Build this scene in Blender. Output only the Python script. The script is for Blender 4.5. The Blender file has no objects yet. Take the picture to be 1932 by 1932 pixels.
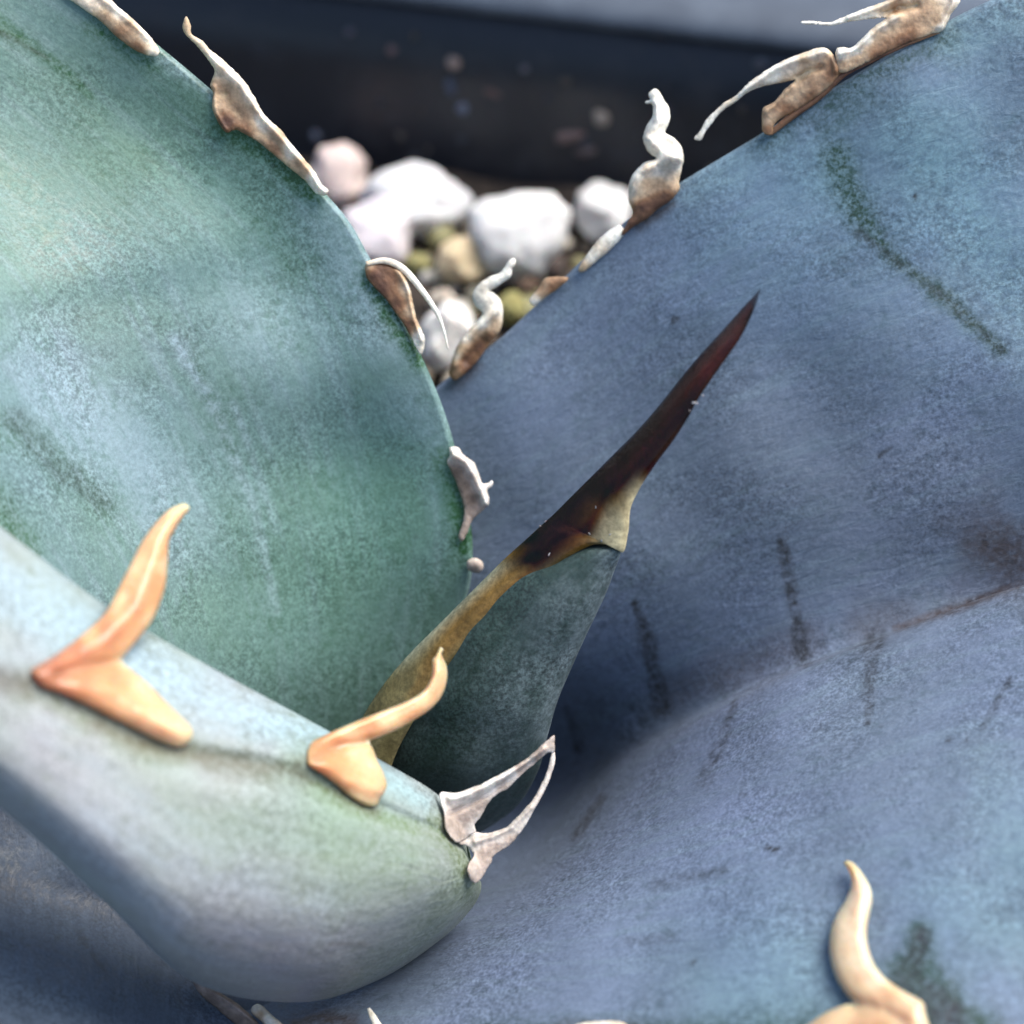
import bpy, bmesh, math, random
import numpy as np
from mathutils import Vector, noise, kdtree
random.seed(7); rng = np.random.default_rng(7)
scene = bpy.context.scene
COL = scene.collection

# ------------------------------------------------------------------ camera
# Lengths below are in millimetres, turned into metres by MM.  The survey of the
# plant was taken on a 1932-unit picture grid at a distance of 130 mm.
MM = 0.001
DIST, SPAN, GRID = 130.0, 64.0, 1932.0
K = SPAN / GRID
PITCH = math.radians(45)
CP, SP = math.cos(PITCH), math.sin(PITCH)
CAM = np.array([4.2, -87.0, 26.0 + DIST * SP])        # mm, soil level is z = 0, stem at the origin
cam_data = bpy.data.cameras.new('camera')
cam = bpy.data.objects.new('camera', cam_data); COL.objects.link(cam)
cam.location = CAM * MM
cam.rotation_euler = (math.radians(90) - PITCH, 0, 0)
cam_data.sensor_width = 36
cam_data.lens = 18.0 / ((SPAN / 2) / DIST)
cam_data.clip_start = 0.005
cam_data.clip_end = 50
cam_data.dof.use_dof = True
cam_data.dof.focus_distance = (DIST + 6) * MM
cam_data.dof.aperture_fstop = cam_data.lens / 3.1
scene.camera = cam

# ------------------------------------------------------------------ light
SUN_EL, SUN_AZ = math.radians(60), math.radians(66)    # azimuth measured from +Y towards +X
world = bpy.data.worlds.new('World'); scene.world = world; world.use_nodes = True
wn = world.node_tree; wn.nodes.clear()
wo = wn.nodes.new('ShaderNodeOutputWorld'); wb = wn.nodes.new('ShaderNodeBackground')
sky = wn.nodes.new('ShaderNodeTexSky'); sky.sky_type = 'NISHITA'; sky.sun_disc = False
sky.sun_elevation = SUN_EL; sky.sun_rotation = SUN_AZ
sky.air_density = 1.0; sky.dust_density = 2.5; sky.ozone_density = 1.0
wb.inputs['Strength'].default_value = 0.1
wn.links.new(sky.outputs[0], wb.inputs[0]); wn.links.new(wb.outputs[0], wo.inputs[0])
sd = bpy.data.lights.new('sun', 'SUN'); sd.energy = 2.35; sd.angle = math.radians(42); sd.color = (1.0, 0.96, 0.91)
sun = bpy.data.objects.new('sun', sd); COL.objects.link(sun)
sdir = Vector((math.sin(SUN_AZ) * math.cos(SUN_EL), math.cos(SUN_AZ) * math.cos(SUN_EL), math.sin(SUN_EL)))
sun.rotation_euler = sdir.to_track_quat('Z', 'Y').to_euler()
sun.location = sdir * 0.6
scene.view_settings.view_transform = 'Standard'; scene.view_settings.look = 'None'
scene.view_settings.exposure = 1.45; scene.view_settings.gamma = 1.0
scene.view_settings.use_curve_mapping = False
scene.render.engine = 'CYCLES'
scene.cycles.max_bounces = 8

# ------------------------------------------------------------------ helpers
def world_pt(a):
    """(x, y on the survey grid, depth in mm beyond 130 mm) -> world metres"""
    a = np.asarray(a, float)
    s = (DIST + a[..., 2]) / DIST
    cx = (a[..., 0] - GRID / 2) * K * s
    cy = (GRID / 2 - a[..., 1]) * K * s
    cz = DIST + a[..., 2]
    X = CAM[0] + cx
    Y = CAM[1] + cy * SP + cz * CP
    Z = CAM[2] + cy * CP - cz * SP
    return np.stack([X, Y, Z], -1) * MM

def catmull(P, n, axis=0, closed=False):
    P = np.moveaxis(np.asarray(P, float), axis, 0)
    m = len(P)
    if closed:
        t = np.linspace(0, m, n, endpoint=False); i = np.floor(t).astype(int)
        idx = [(i + k) % m for k in (-1, 0, 1, 2)]
        p0, p1, p2, p3 = (P[j] for j in idx)
    else:
        E = np.concatenate([[2 * P[0] - P[1]], P, [2 * P[-1] - P[-2]]])
        t = np.linspace(0, m - 1, n); i = np.minimum(np.floor(t).astype(int), m - 2)
        p0, p1, p2, p3 = E[i], E[i + 1], E[i + 2], E[i + 3]
    f = (t - i).reshape((-1,) + (1,) * (P.ndim - 1))
    out = 0.5 * (2 * p1 + (p2 - p0) * f + (2 * p0 - 5 * p1 + 4 * p2 - p3) * f ** 2 + (3 * p1 - p0 - 3 * p2 + p3) * f ** 3)
    return np.moveaxis(out, 0, axis)

def seg_dist(px, py, poly):
    """distance to a polyline and position along it (0..1)"""
    best = np.full(px.shape, 1e9); along = np.zeros(px.shape); n = len(poly) - 1
    for i in range(n):
        (ax, ay), (bx, by) = poly[i][:2], poly[i + 1][:2]
        dx, dy = bx - ax, by - ay
        t = np.clip(((px - ax) * dx + (py - ay) * dy) / (dx * dx + dy * dy + 1e-9), 0, 1)
        d = np.hypot(px - ax - t * dx, py - ay - t * dy)
        m = d < best
        best = np.where(m, d, best); along = np.where(m, (i + t) / n, along)
    return best, along

def link(name, me, mat, parent=None):
    o = bpy.data.objects.new(name, me); COL.objects.link(o)
    me.materials.append(mat)
    if parent is not None:
        o.parent = parent
    return o

def smooth(me):
    me.polygons.foreach_set('use_smooth', np.ones(len(me.polygons), bool)); me.update()

def set_color(me, name, arr):
    at = me.color_attributes.new(name, 'FLOAT_COLOR', 'POINT')
    at.data.foreach_set('color', np.ascontiguousarray(arr, dtype=np.float32).ravel())

def tag(o, label=None, cat=None, group=None, kind=None):
    if label: o['label'] = label
    if cat: o['category'] = cat
    if group: o['group'] = group
    if kind: o['kind'] = kind
    return o

# ------------------------------------------------------------------ materials
class NT:
    def __init__(self, name):
        self.m = bpy.data.materials.new(name); self.m.use_nodes = True
        self.t = self.m.node_tree; self.b = self.t.nodes['Principled BSDF']
        self.co = self.t.nodes.new('ShaderNodeTexCoord').outputs['Object']
    def n(self, ty, **kw):
        nd = self.t.nodes.new(ty)
        for k, v in kw.items(): setattr(nd, k, v)
        return nd
    def l(self, a, b): self.t.links.new(a, b)
    def noise(self, scale, detail=3, rough=0.55, vec=None, dist=0.0):
        nd = self.n('ShaderNodeTexNoise'); nd.inputs['Scale'].default_value = scale
        nd.inputs['Detail'].default_value = detail; nd.inputs['Roughness'].default_value = rough
        nd.inputs['Distortion'].default_value = dist
        self.l(vec if vec is not None else self.co, nd.inputs['Vector']); return nd.outputs['Fac']
    def ramp(self, v, lo, hi, a=0.0, b=1.0):
        nd = self.n('ShaderNodeMapRange'); nd.interpolation_type = 'SMOOTHSTEP'
        for i, x in zip(('From Min', 'From Max', 'To Min', 'To Max'), (lo, hi, a, b)): nd.inputs[i].default_value = x
        self.l(v, nd.inputs['Value']); return nd.outputs['Result']
    def math(self, op, a, b=None, clamp=False):
        nd = self.n('ShaderNodeMath', operation=op, use_clamp=clamp)
        for i, x in enumerate((a, b)):
            if x is None: continue
            if isinstance(x, (int, float)): nd.inputs[i].default_value = x
            else: self.l(x, nd.inputs[i])
        return nd.outputs[0]
    def mix(self, fac, a, b, mode='MIX'):
        nd = self.n('ShaderNodeMix', data_type='RGBA', blend_type=mode)
        for i, x in ((0, fac), (6, a), (7, b)):
            if isinstance(x, (int, float)): nd.inputs[i].default_value = x
            elif isinstance(x, tuple): nd.inputs[i].default_value = (*x, 1)
            else: self.l(x, nd.inputs[i])
        return nd.outputs[2]
    def bump(self, h, dist, strength=1.0, prev=None):
        nd = self.n('ShaderNodeBump'); nd.inputs['Distance'].default_value = dist; nd.inputs['Strength'].default_value = strength
        self.l(h, nd.inputs['Height'])
        if prev is not None: self.l(prev, nd.inputs['Normal'])
        return nd.outputs[0]
    def attr(self, name):
        nd = self.n('ShaderNodeAttribute', attribute_name=name); return nd

def leaf_material(name, wax, alt, green, pale, brown=(0.055, 0.045, 0.045), speck=(0.62, 1.24), grain=4600, wrinkle=0.5, stretch=(1, 1, 1), rough=0.5, bare_amt=0.2, fibre=0.3):
    M = NT(name)
    def tune(c, k=0.56, sat=1.0):
        l = 0.25 * c[0] + 0.6 * c[1] + 0.15 * c[2]
        return tuple(max(0.004, (l + (v - l) * sat) * k) for v in c)
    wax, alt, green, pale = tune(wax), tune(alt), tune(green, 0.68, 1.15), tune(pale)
    at = M.attr('mask'); sep = M.n('ShaderNodeSeparateColor'); M.l(at.outputs['Color'], sep.inputs[0])
    uv = M.attr('leafuv').outputs['Vector']
    fine = M.noise(grain, 4, 0.65)
    fine2 = M.noise(grain * 0.42, 3, 0.6)
    mid = M.noise(420, 4, 0.6)
    big = M.noise(95, 4, 0.6)
    # fibres running along the blade
    mp = M.n('ShaderNodeMapping'); mp.inputs['Scale'].default_value = (0.1, 1.0, 1.0); M.l(uv, mp.inputs['Vector'])
    fib = M.noise(900, 3, 0.6, mp.outputs[0])
    col = M.mix(M.ramp(big, 0.36, 0.66), wax, alt)
    col = M.mix(M.math('MULTIPLY', M.ramp(fib, 0.45, 0.75), fibre), col, pale)
    # pale patches of undisturbed bloom
    pm = M.math('MULTIPLY', sep.outputs[2], M.ramp(M.math('ADD', fine2, M.math('MULTIPLY', mid, 0.6)), 0.55, 0.95, 0.45, 1.1), True)
    col = M.mix(pm, col, pale)
    # bloom rubbed off: green shows in grains
    gsum = M.math('ADD', M.math('MULTIPLY', fine, 0.8), M.math('MULTIPLY', fine2, 0.6))
    gm = M.math('MULTIPLY', sep.outputs[0], M.ramp(gsum, 0.45, 0.85, 1.15, 0.35), True)
    col = M.mix(gm, col, green)
    bare = M.math('MULTIPLY', M.ramp(M.math('ADD', M.math('MULTIPLY', mid, 0.7), M.math('MULTIPLY', fine2, 0.5)), 0.40, 0.56, 1.0, 0.0), bare_amt)
    col = M.mix(bare, col, green)
    # brown stains, dark prints, broad dark marks, crease shade painted in
    bm = M.math('MULTIPLY', at.outputs['Alpha'], M.ramp(fine2, 0.3, 0.75, 1.1, 0.55), True)
    col = M.mix(bm, col, brown)
    dm = M.math('MULTIPLY', sep.outputs[1], M.math('MULTIPLY', M.ramp(fine2, 0.3, 0.72, 1.5, 0.4), M.ramp(mid, 0.35, 0.65, 1.15, 0.6)), True)
    col = M.mix(dm, col, (0.03, 0.034, 0.04))
    # broad natural shifts of hue over the blade
    col = M.mix(1.0, col, M.attr('hue').outputs['Color'], 'MULTIPLY')
    # grain of the wax
    g = M.ramp(fine, 0.32, 0.7, speck[0], speck[1])
    g2 = M.ramp(fine2, 0.3, 0.7, 0.84, 1.12)
    gg = M.math('MULTIPLY', g, g2)
    amt = M.ramp(M.noise(170, 3, 0.6), 0.35, 0.68, 0.35, 1.15)
    gg = M.math('ADD', 1.0, M.math('MULTIPLY', M.math('SUBTRACT', gg, 1.0), amt))
    cg = M.n('ShaderNodeCombineColor'); [M.l(gg, cg.inputs[i]) for i in range(3)]
    col = M.mix(1.0, col, cg.outputs[0], 'MULTIPLY')
    # sparse dark pores
    vo = M.n('ShaderNodeTexVoronoi'); vo.inputs['Scale'].default_value = 520; M.l(M.co, vo.inputs['Vector'])
    pore = M.math('MULTIPLY', M.ramp(vo.outputs['Distance'], 0.05, 0.14, 1.0, 0.0), M.ramp(M.noise(300, 2), 0.55, 0.62))
    col = M.mix(M.math('MULTIPLY', pore, 0.25), col, (0.03, 0.035, 0.04))
    M.l(col, M.b.inputs['Base Color'])
    M.b.inputs['Roughness'].default_value = rough
    M.b.inputs['Specular IOR Level'].default_value = 0.35
    M.b.inputs['Sheen Weight'].default_value = 0.02
    M.b.inputs['Sheen Roughness'].default_value = 0.5
    M.l(M.ramp(fine2, 0.3, 0.7, rough - 0.1, rough + 0.15), M.b.inputs['Roughness'])
    mp2 = M.n('ShaderNodeMapping'); mp2.inputs['Scale'].default_value = (0.35, 1.0, 1.0); M.l(uv, mp2.inputs['Vector'])
    wr = M.noise(1500, 4, 0.6, mp2.outputs[0], 0.6)
    nb = M.bump(wr, 0.00018, wrinkle)
    nb = M.bump(fine2, 0.00006, 0.4, nb)
    M.l(nb, M.b.inputs['Normal'])
    return M.m

def tooth_material(name, rough=0.45, sss=0.25, radius=(0.0014, 0.0007, 0.0003), coat=0.0, grain=0.22, spec=0.4):
    M = NT(name)
    c = M.attr('tint').outputs['Color']
    f = M.noise(2600, 4, 0.65); m = M.noise(700, 4, 0.6)
    v = M.math('MULTIPLY', M.ramp(f, 0.3, 0.7, 1 - grain, 1 + grain * 0.5), M.ramp(m, 0.3, 0.7, 1 - grain, 1 + grain * 0.5))
    cg = M.n('ShaderNodeCombineColor'); [M.l(v, cg.inputs[i]) for i in range(3)]
    M.l(M.mix(1.0, c, cg.outputs[0], 'MULTIPLY'), M.b.inputs['Base Color'])
    M.b.inputs['Roughness'].default_value = rough
    M.b.inputs['Subsurface Weight'].default_value = sss
    M.b.inputs['Subsurface Radius'].default_value = (1, radius[1] / radius[0], radius[2] / radius[0])
    M.b.inputs['Subsurface Scale'].default_value = radius[0]
    M.b.inputs['Coat Weight'].default_value = coat; M.b.inputs['Coat Roughness'].default_value = 0.2
    nb = M.bump(m, 0.00016, 0.5); nb = M.bump(f, 0.00006, 0.6, nb)
    M.b.inputs['Specular IOR Level'].default_value = spec
    M.l(nb, M.b.inputs['Normal'])
    return M.m

def stone_material(name):
    M = NT(name)
    oi = M.n('ShaderNodeObjectInfo')
    f = M.noise(900, 5, 0.65); m = M.noise(260, 4, 0.6)
    v = M.math('MULTIPLY', M.ramp(f, 0.3, 0.7, 0.82, 1.1), M.ramp(m, 0.3, 0.7, 0.8, 1.1))
    cg = M.n('ShaderNodeCombineColor'); [M.l(v, cg.inputs[i]) for i in range(3)]
    M.l(M.mix(1.0, oi.outputs['Color'], cg.outputs[0], 'MULTIPLY'), M.b.inputs['Base Color'])
    M.b.inputs['Roughness'].default_value = 0.7
    M.b.inputs['Subsurface Weight'].default_value = 0.15; M.b.inputs['Subsurface Scale'].default_value = 0.001
    M.l(M.bump(f, 0.0004, 0.6), M.b.inputs['Normal'])
    return M.m

def soil_material():
    M = NT('potting_soil')
    f = M.noise(800, 5, 0.7); v = M.n('ShaderNodeTexVoronoi'); v.inputs['Scale'].default_value = 350; M.l(M.co, v.inputs['Vector'])
    col = M.mix(M.ramp(f, 0.35, 0.7), (0.018, 0.013, 0.01), (0.075, 0.055, 0.04))
    M.l(col, M.b.inputs['Base Color']); M.b.inputs['Roughness'].default_value = 0.95
    M.l(M.bump(M.math('ADD', f, v.outputs['Distance']), 0.0012, 1.0), M.b.inputs['Normal'])
    return M.m

def pot_material():
    M = NT('dark_pot_plastic')
    f = M.noise(160, 5, 0.7); s = M.noise(520, 4, 0.7)
    dust = M.math('MULTIPLY', M.ramp(f, 0.42, 0.7), M.ramp(s, 0.45, 0.66))
    col = M.mix(M.math('MULTIPLY', dust, 0.35), (0.012, 0.015, 0.022), (0.09, 0.09, 0.10))
    M.l(col, M.b.inputs['Base Color'])
    M.l(M.ramp(dust, 0, 1, 0.42, 0.8), M.b.inputs['Roughness'])
    M.l(M.bump(s, 0.0002, 0.4), M.b.inputs['Normal'])
    return M.m

def rim_material():
    M = NT('pot_rim_plastic')
    f = M.noise(200, 4, 0.6)
    M.l(M.mix(M.ramp(f, 0.35, 0.7), (0.05, 0.065, 0.088), (0.072, 0.092, 0.12)), M.b.inputs['Base Color'])  # lighter blue puts the sky sheen of dark plastic into the colour
    M.b.inputs['Roughness'].default_value = 0.6; M.b.inputs['Specular IOR Level'].default_value = 0.25
    return M.m

def bench_material():
    M = NT('grey_bench')
    f = M.noise(60, 5, 0.6)
    M.l(M.mix(f, (0.16, 0.16, 0.17), (0.26, 0.26, 0.27)), M.b.inputs['Base Color']); M.b.inputs['Roughness'].default_value = 0.7
    return M.m

MAT = {
    'left': leaf_material('glaucous_blue_green', (0.215, 0.345, 0.335), (0.195, 0.325, 0.28), (0.045, 0.12, 0.045), (0.37, 0.49, 0.54), wrinkle=0.25, fibre=0.45),
    'right': leaf_material('glaucous_slate_blue', (0.165, 0.222, 0.302), (0.205, 0.27, 0.385), (0.04, 0.075, 0.055), (0.25, 0.37, 0.43), wrinkle=0.6),
    'front': leaf_material('glaucous_sage', (0.42, 0.44, 0.45), (0.40, 0.455, 0.40), (0.17, 0.22, 0.11), (0.45, 0.56, 0.60), (0.085, 0.07, 0.045), wrinkle=0.55, speck=(0.70, 1.18)),
    'young': leaf_material('dark_teal_young_leaf', (0.05, 0.09, 0.08), (0.032, 0.066, 0.053), (0.018, 0.042, 0.028), (0.22, 0.285, 0.295), wrinkle=0.3, speck=(0.45, 1.4)),
    'lower': leaf_material('glaucous_blue_shade_darkened', (0.105, 0.145, 0.20), (0.12, 0.16, 0.23), (0.06, 0.085, 0.07), (0.21, 0.28, 0.36), wrinkle=0.4),  # base colour darkened to carry the shade under the front leaf
    'stem': stone_material('stem_fibre'),
    'dry': tooth_material('dry_papery_tooth', 0.6, 0.15, grain=0.25),
    'horn': tooth_material('fresh_horn_tooth', 0.28, 0.7, (0.0026, 0.001, 0.0004), grain=0.07),
    'spine': tooth_material('dark_horn_spine', 0.24, 0.0, coat=0.0, grain=0.3, spec=0.2),
    'stone': stone_material('pebble_stone'),
    'soil': soil_material(), 'pot': pot_material(), 'rim': rim_material(), 'bench': bench_material(),
}

# ------------------------------------------------------------------ the setting
YAW = math.radians(-12.6)
def plan(r, a):
    """rounded square of half width r, turned by YAW, in metres"""
    a2 = a + 0.0
    k = r / (abs(math.cos(a2)) ** 12 + abs(math.sin(a2)) ** 12) ** (1 / 12)
    x, y = k * math.cos(a2), k * math.sin(a2)
    return (x * math.cos(YAW) - y * math.sin(YAW)) * MM, (x * math.sin(YAW) + y * math.cos(YAW)) * MM
def pot_norm(x, y):
    u, v = x * math.cos(YAW) + y * math.sin(YAW), -x * math.sin(YAW) + y * math.cos(YAW)
    return (abs(u) ** 12 + abs(v) ** 12) ** (1 / 12)
def lathe(name, prof, mat, parent, n=320, square=True):
    """prof: (half width mm, z mm) points of a closed outline; plan: round or rounded square"""
    bm = bmesh.new(); rings = []
    for r, z in prof:
        rings.append([bm.verts.new((*(plan(r, 2 * math.pi * i / n) if square else (r * MM * math.cos(2 * math.pi * i / n), r * MM * math.sin(2 * math.pi * i / n))), z * MM)) for i in range(n)])
    for a, b in zip(rings, rings[1:] + rings[:1]):
        for i in range(n):
            bm.faces.new((a[i], a[(i + 1) % n], b[(i + 1) % n], b[i]))
    bmesh.ops.recalc_face_normals(bm, faces=bm.faces)
    me = bpy.data.meshes.new(name); bm.to_mesh(me); bm.free(); smooth(me)
    return link(name, me, mat, parent)

BENCH_Z = -78.0
bm = bmesh.new(); bmesh.ops.create_grid(bm, x_segments=1, y_segments=1, size=1.5)
me = bpy.data.meshes.new('bench_top'); bm.to_mesh(me); bm.free()
bench = link('bench_top', me, MAT['bench']); bench.location = (0, 0, BENCH_Z * MM)
tag(bench, 'grey bench surface under the pot', kind='structure')

pot = bpy.data.objects.new('plant_pot', None); COL.objects.link(pot); pot.empty_display_size = 0.02
pot.location = (0, 0, BENCH_Z * MM)
tag(pot, 'square dark plastic plant pot with sky sheen coloured into the rim', 'pot')
def rel(prof): return [(r, z - BENCH_Z) for r, z in prof]
lathe('wall', rel([(71.8, -22), (75, 0), (76.5, 9), (77.5, 16.7), (79.5, 16.4), (78, 0), (66, -77.9), (2, -77.9), (2, -74), (63, -74)]), MAT['pot'], pot)
rim_prof = [(77.1, 16.2), (76.8, 16.7), (77.0, 17.3), (77.9, 18.0), (79.6, 18.7), (82.5, 19.2), (85.5, 19.0), (86.8, 18.3), (87.0, 17.0), (87.0, 9), (85.5, 9), (85.3, 17), (84, 17.0), (79.8, 17.0)]
lathe('rim', rel(rim_prof), MAT['rim'], pot)

# soil: gently uneven disc, heaped towards the back of the pot
def soil_z(x, y):
    t = min(1.0, max(0.0, (48 - y) / 30)); t = t * t * (3 - 2 * t)
    return -17 * t + 1.1 * noise.noise((x * 0.16, y * 0.16, 1)) + 0.6 * noise.noise((x * 0.5, y * 0.5, 5)) - 0.3
bm = bmesh.new()
nr, na = 70, 240; rows = []
for i in range(nr):
    r = 74.7 * (i + 0.02) / (nr - 1 + 0.02)
    ring = []
    for j in range(na):
        a = 2 * math.pi * j / na; x, y = (c / MM for c in plan(r, a))
        z = soil_z(x, y)
        ring.append(bm.verts.new((x * MM, y * MM, z * MM)))
    rows.append(ring)
for a, b in zip(rows, rows[1:]):
    for j in range(na): bm.faces.new((a[j], b[j], b[(j + 1) % na], a[(j + 1) % na]))
bm.faces.new(rows[0])
bmesh.ops.recalc_face_normals(bm, faces=bm.faces)
me = bpy.data.meshes.new('soil'); bm.to_mesh(me); bm.free(); smooth(me)
soil = link('soil', me, MAT['soil']); tag(soil, 'dark crumbly potting soil inside the pot', kind='structure')

# ------------------------------------------------------------------ pebbles
def pebble_mesh(name, seed, sub=4, rough=0.28, facets=7):
    r = random.Random(seed)
    bm = bmesh.new(); bmesh.ops.create_icosphere(bm, subdivisions=sub, radius=1.0)
    planes = []
    for _ in range(facets):
        v = Vector((r.gauss(0, 1), r.gauss(0, 1), r.gauss(0, 1))).normalized(); planes.append((v, r.uniform(0.70, 0.92)))
    off = Vector((r.uniform(0, 50), r.uniform(0, 50), r.uniform(0, 50)))
    for v in bm.verts:
        p = v.co.copy()
        for nrm, h in planes:
            d = p.dot(nrm)
            if d > h: p -= nrm * (d - h) * 0.85
        p *= 1 + rough * noise.noise(v.co * 1.2 + off) + 0.10 * noise.noise(v.co * 3.1 + off) + 0.035 * noise.noise(v.co * 8 + off)
        v.co = p
    me = bpy.data.meshes.new(name); bm.to_mesh(me); bm.free(); smooth(me); me.materials.append(MAT['stone'])
    return me

def soil_spot(x, y, lift):
    """point of the line of sight through grid (x, y) that lies `lift` mm above the soil"""
    a = world_pt([x, y, 0.0]) / MM; d = a - CAM; t = (lift - CAM[2]) / d[2]
    return CAM + d * t, t

PEB = [  # x, y, rx, ry, tilt, colour, label
    (634, 334, 62, 62, 0.3, (0.86, 0.70, 0.64), 'pale pink pebble beside the dried tooth of the blue-green leaf'),
    (708, 440, 76, 66, 0.0, (0.86, 0.79, 0.81), 'smooth lilac-white pebble against the margin of the blue-green leaf'),
    (784, 378, 100, 64, 0.1, (0.84, 0.84, 0.84), 'lumpy grey-white pebble between the lilac one and the large white one'),
    (974, 436, 102, 92, -0.3, (0.93, 0.92, 0.89), 'large chalk-white pebble in front of the dark pot wall'),
    (1140, 404, 62, 54, 0.2, (0.92, 0.90, 0.86), 'rounded white pebble beside the curled tooth of the slate-blue leaf'),
    (872, 494, 52, 48, 0.0, (0.80, 0.64, 0.40), 'small honey-tan pebble below the large white one'),
    (840, 640, 50, 78, 0.2, (0.93, 0.91, 0.85), 'cream-white pebble wedged low between the two leaf margins'),
    (834, 566, 25, 24, 0.2, (0.60, 0.52, 0.42), 'tiny beige pebble under the honey-tan one'),
    (966, 580, 34, 30, 0.2, (0.36, 0.33, 0.12), 'small olive-yellow pebble behind the slate-blue leaf margin'),
    (790, 500, 26, 22, 0.2, (0.32, 0.30, 0.12), 'tiny olive pebble at the foot of the lilac-white one'),
    (992, 536, 22, 18, 0.2, (0.20, 0.13, 0.09), 'tiny brown pebble below the large white one'),
    (824, 522, 18, 15, 0.2, (0.66, 0.62, 0.50), 'tiny cream crumb of gravel beside the honey-tan pebble'),
    (866, 588, 26, 24, 0.2, (0.46, 0.43, 0.36), 'small grey-beige pebble above the wedged cream-white one'),
    (900, 560, 24, 20, 0.2, (0.20, 0.19, 0.14), 'dark grey-green pebble behind the white curled tooth'),
    (1040, 500, 30, 24, 0.2, (0.10, 0.075, 0.065), 'dark brown pebble in the shade of the rounded white one'),
]
for i, (x, y, rx, ry, tilt, colr, lab) in enumerate(PEB):
    _, t = soil_spot(x, y, 3)
    ax, ay = rx * K * t, ry * K * t
    lift = ay * 0.72
    c, t = soil_spot(x, y, lift)
    o = bpy.data.objects.new('pebble', pebble_mesh('pebble', 100 + i, rough=0.2, facets=13)); COL.objects.link(o)
    o.location = c * MM; o.scale = (ax * 1.02 * MM, (ax + ay) * 0.5 * MM, ay * 1.05 * MM)
    o.rotation_euler = (0, tilt, random.uniform(-0.5, 0.5)); o.color = (*colr, 1)
    tag(o, lab, 'pebble', 'pebbles on the soil of the pot')

# fine grit over the soil
def grit():
    base = []
    for s in range(4):
        m = pebble_mesh('grit_source', 300 + s, sub=1, rough=0.3, facets=3)
        base.append((np.array([v.co[:] for v in m.vertices]), np.array([p.vertices[:] for p in m.polygons])))
        bpy.data.meshes.remove(m)
    V, F, C, off = [], [], [], 0
    pal = [(0.30, 0.24, 0.17), (0.45, 0.40, 0.32), (0.10, 0.075, 0.055), (0.06, 0.05, 0.04), (0.22, 0.21, 0.10), (0.62, 0.58, 0.52)]
    for k in range(2600):
        a = random.uniform(0, 2 * math.pi); r = 73 * math.sqrt(random.random())
        if r < 16: continue
        x, y = r * math.cos(a), r * math.sin(a); s = random.choice((0.5, 0.7, 0.9, 1.3, 2.0)) * random.uniform(0.7, 1.2)
        v, f = base[k % 4]; th = random.uniform(0, 6.28)
        R = np.array([[math.cos(th), -math.sin(th), 0], [math.sin(th), math.cos(th), 0], [0, 0, 1]])
        V.append((v * [s, s * 0.8, s * 0.7]) @ R.T + [x, y, s * 0.4 + soil_z(x, y)]); F.append(f + off); off += len(v)
        C.append(np.tile((*random.choice(pal), 1), (len(v), 1)))
    me = bpy.data.meshes.new('grit'); me.from_pydata((np.concatenate(V) * MM).tolist(), [], np.concatenate(F).tolist())
    set_color(me, 'tint', np.concatenate(C)); smooth(me)
    return link('grit', me, MAT['dry'])
tag(grit(), 'fine tan and brown grit scattered over the soil', kind='stuff')

# crumbs stuck to the inner pot wall
def wall_spot(x, y):
    a = world_pt([x, y, 0.0]) / MM; d = a - CAM; lo, hi = 0.8, 2.2
    for _ in range(60):
        m = (lo + hi) / 2; p = CAM + d * m
        if pot_norm(p[0], p[1]) < 75 + p[2] * 0.155: lo = m
        else: hi = m
    return CAM + d * lo, lo
CR = [(856, 118, 11, 9, (0.36, 0.27, 0.23)), (1135, 222, 14, 12, (0.42, 0.36, 0.30)), (1075, 258, 26, 8, (0.20, 0.14, 0.13)), (1105, 285, 18, 6, (0.14, 0.11, 0.11)),
      (872, 205, 9, 9, (0.16, 0.19, 0.26)), (740, 95, 8, 7, (0.18, 0.12, 0.12)), (930, 176, 14, 5, (0.13, 0.09, 0.08)), (990, 130, 7, 6, (0.15, 0.15, 0.18)),
      (660, 60, 9, 6, (0.10, 0.10, 0.13)), (850, 165, 8, 14, (0.08, 0.10, 0.15)), (1435, 120, 12, 9, (0.12, 0.13, 0.16)), (595, 255, 8, 6, (0.16, 0.18, 0.24))]
CR += [(random.uniform(420, 1420), random.uniform(60, 330), random.uniform(3, 9), random.uniform(3, 7), random.choice([(0.04, 0.045, 0.06), (0.055, 0.042, 0.04), (0.03, 0.036, 0.05), (0.08, 0.07, 0.062)])) for _ in range(22)]
for i, (x, y, rx, ry, colr) in enumerate(CR):
    c, t = wall_spot(x, y)
    o = bpy.data.objects.new('dirt_crumb', pebble_mesh('dirt_crumb', 500 + i, sub=2)); COL.objects.link(o); o.parent = pot
    o.location = (c - np.array([0, 0, BENCH_Z])) * MM
    o.scale = (rx * 1.25 * K * t * MM, 0.5 * MM, ry * 1.25 * K * t * 1.2 * MM); o.rotation_euler = (0, random.uniform(-.4, .4), YAW)
    o.color = (*[min(0.8, c * 1.2) for c in colr], 1)

# ------------------------------------------------------------------ agave
agave = bpy.data.objects.new('agave_plant', None); COL.objects.link(agave); agave.empty_display_size = 0.02
tag(agave, 'blue-green agave with curled margin teeth and one long dark spine', 'agave')

lathe('stem', [(0.5, -22), (8, -22), (8, -18), (6, -15), (3, -14), (0.5, -13.6)], MAT['soil'], agave, 40, False)
GRIDS = {}

def wobble(P, amp, freq, seed):
    """slow natural unevenness of a surface, in mm of depth"""
    w = world_pt(P) / MM
    out = P.copy(); sh = P.shape[:-1]
    f = np.array([noise.noise((p[0] * freq, p[1] * freq, p[2] * freq + seed)) for p in w.reshape(-1, 3)]).reshape(sh)
    out[..., 2] += amp * f
    return out

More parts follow.
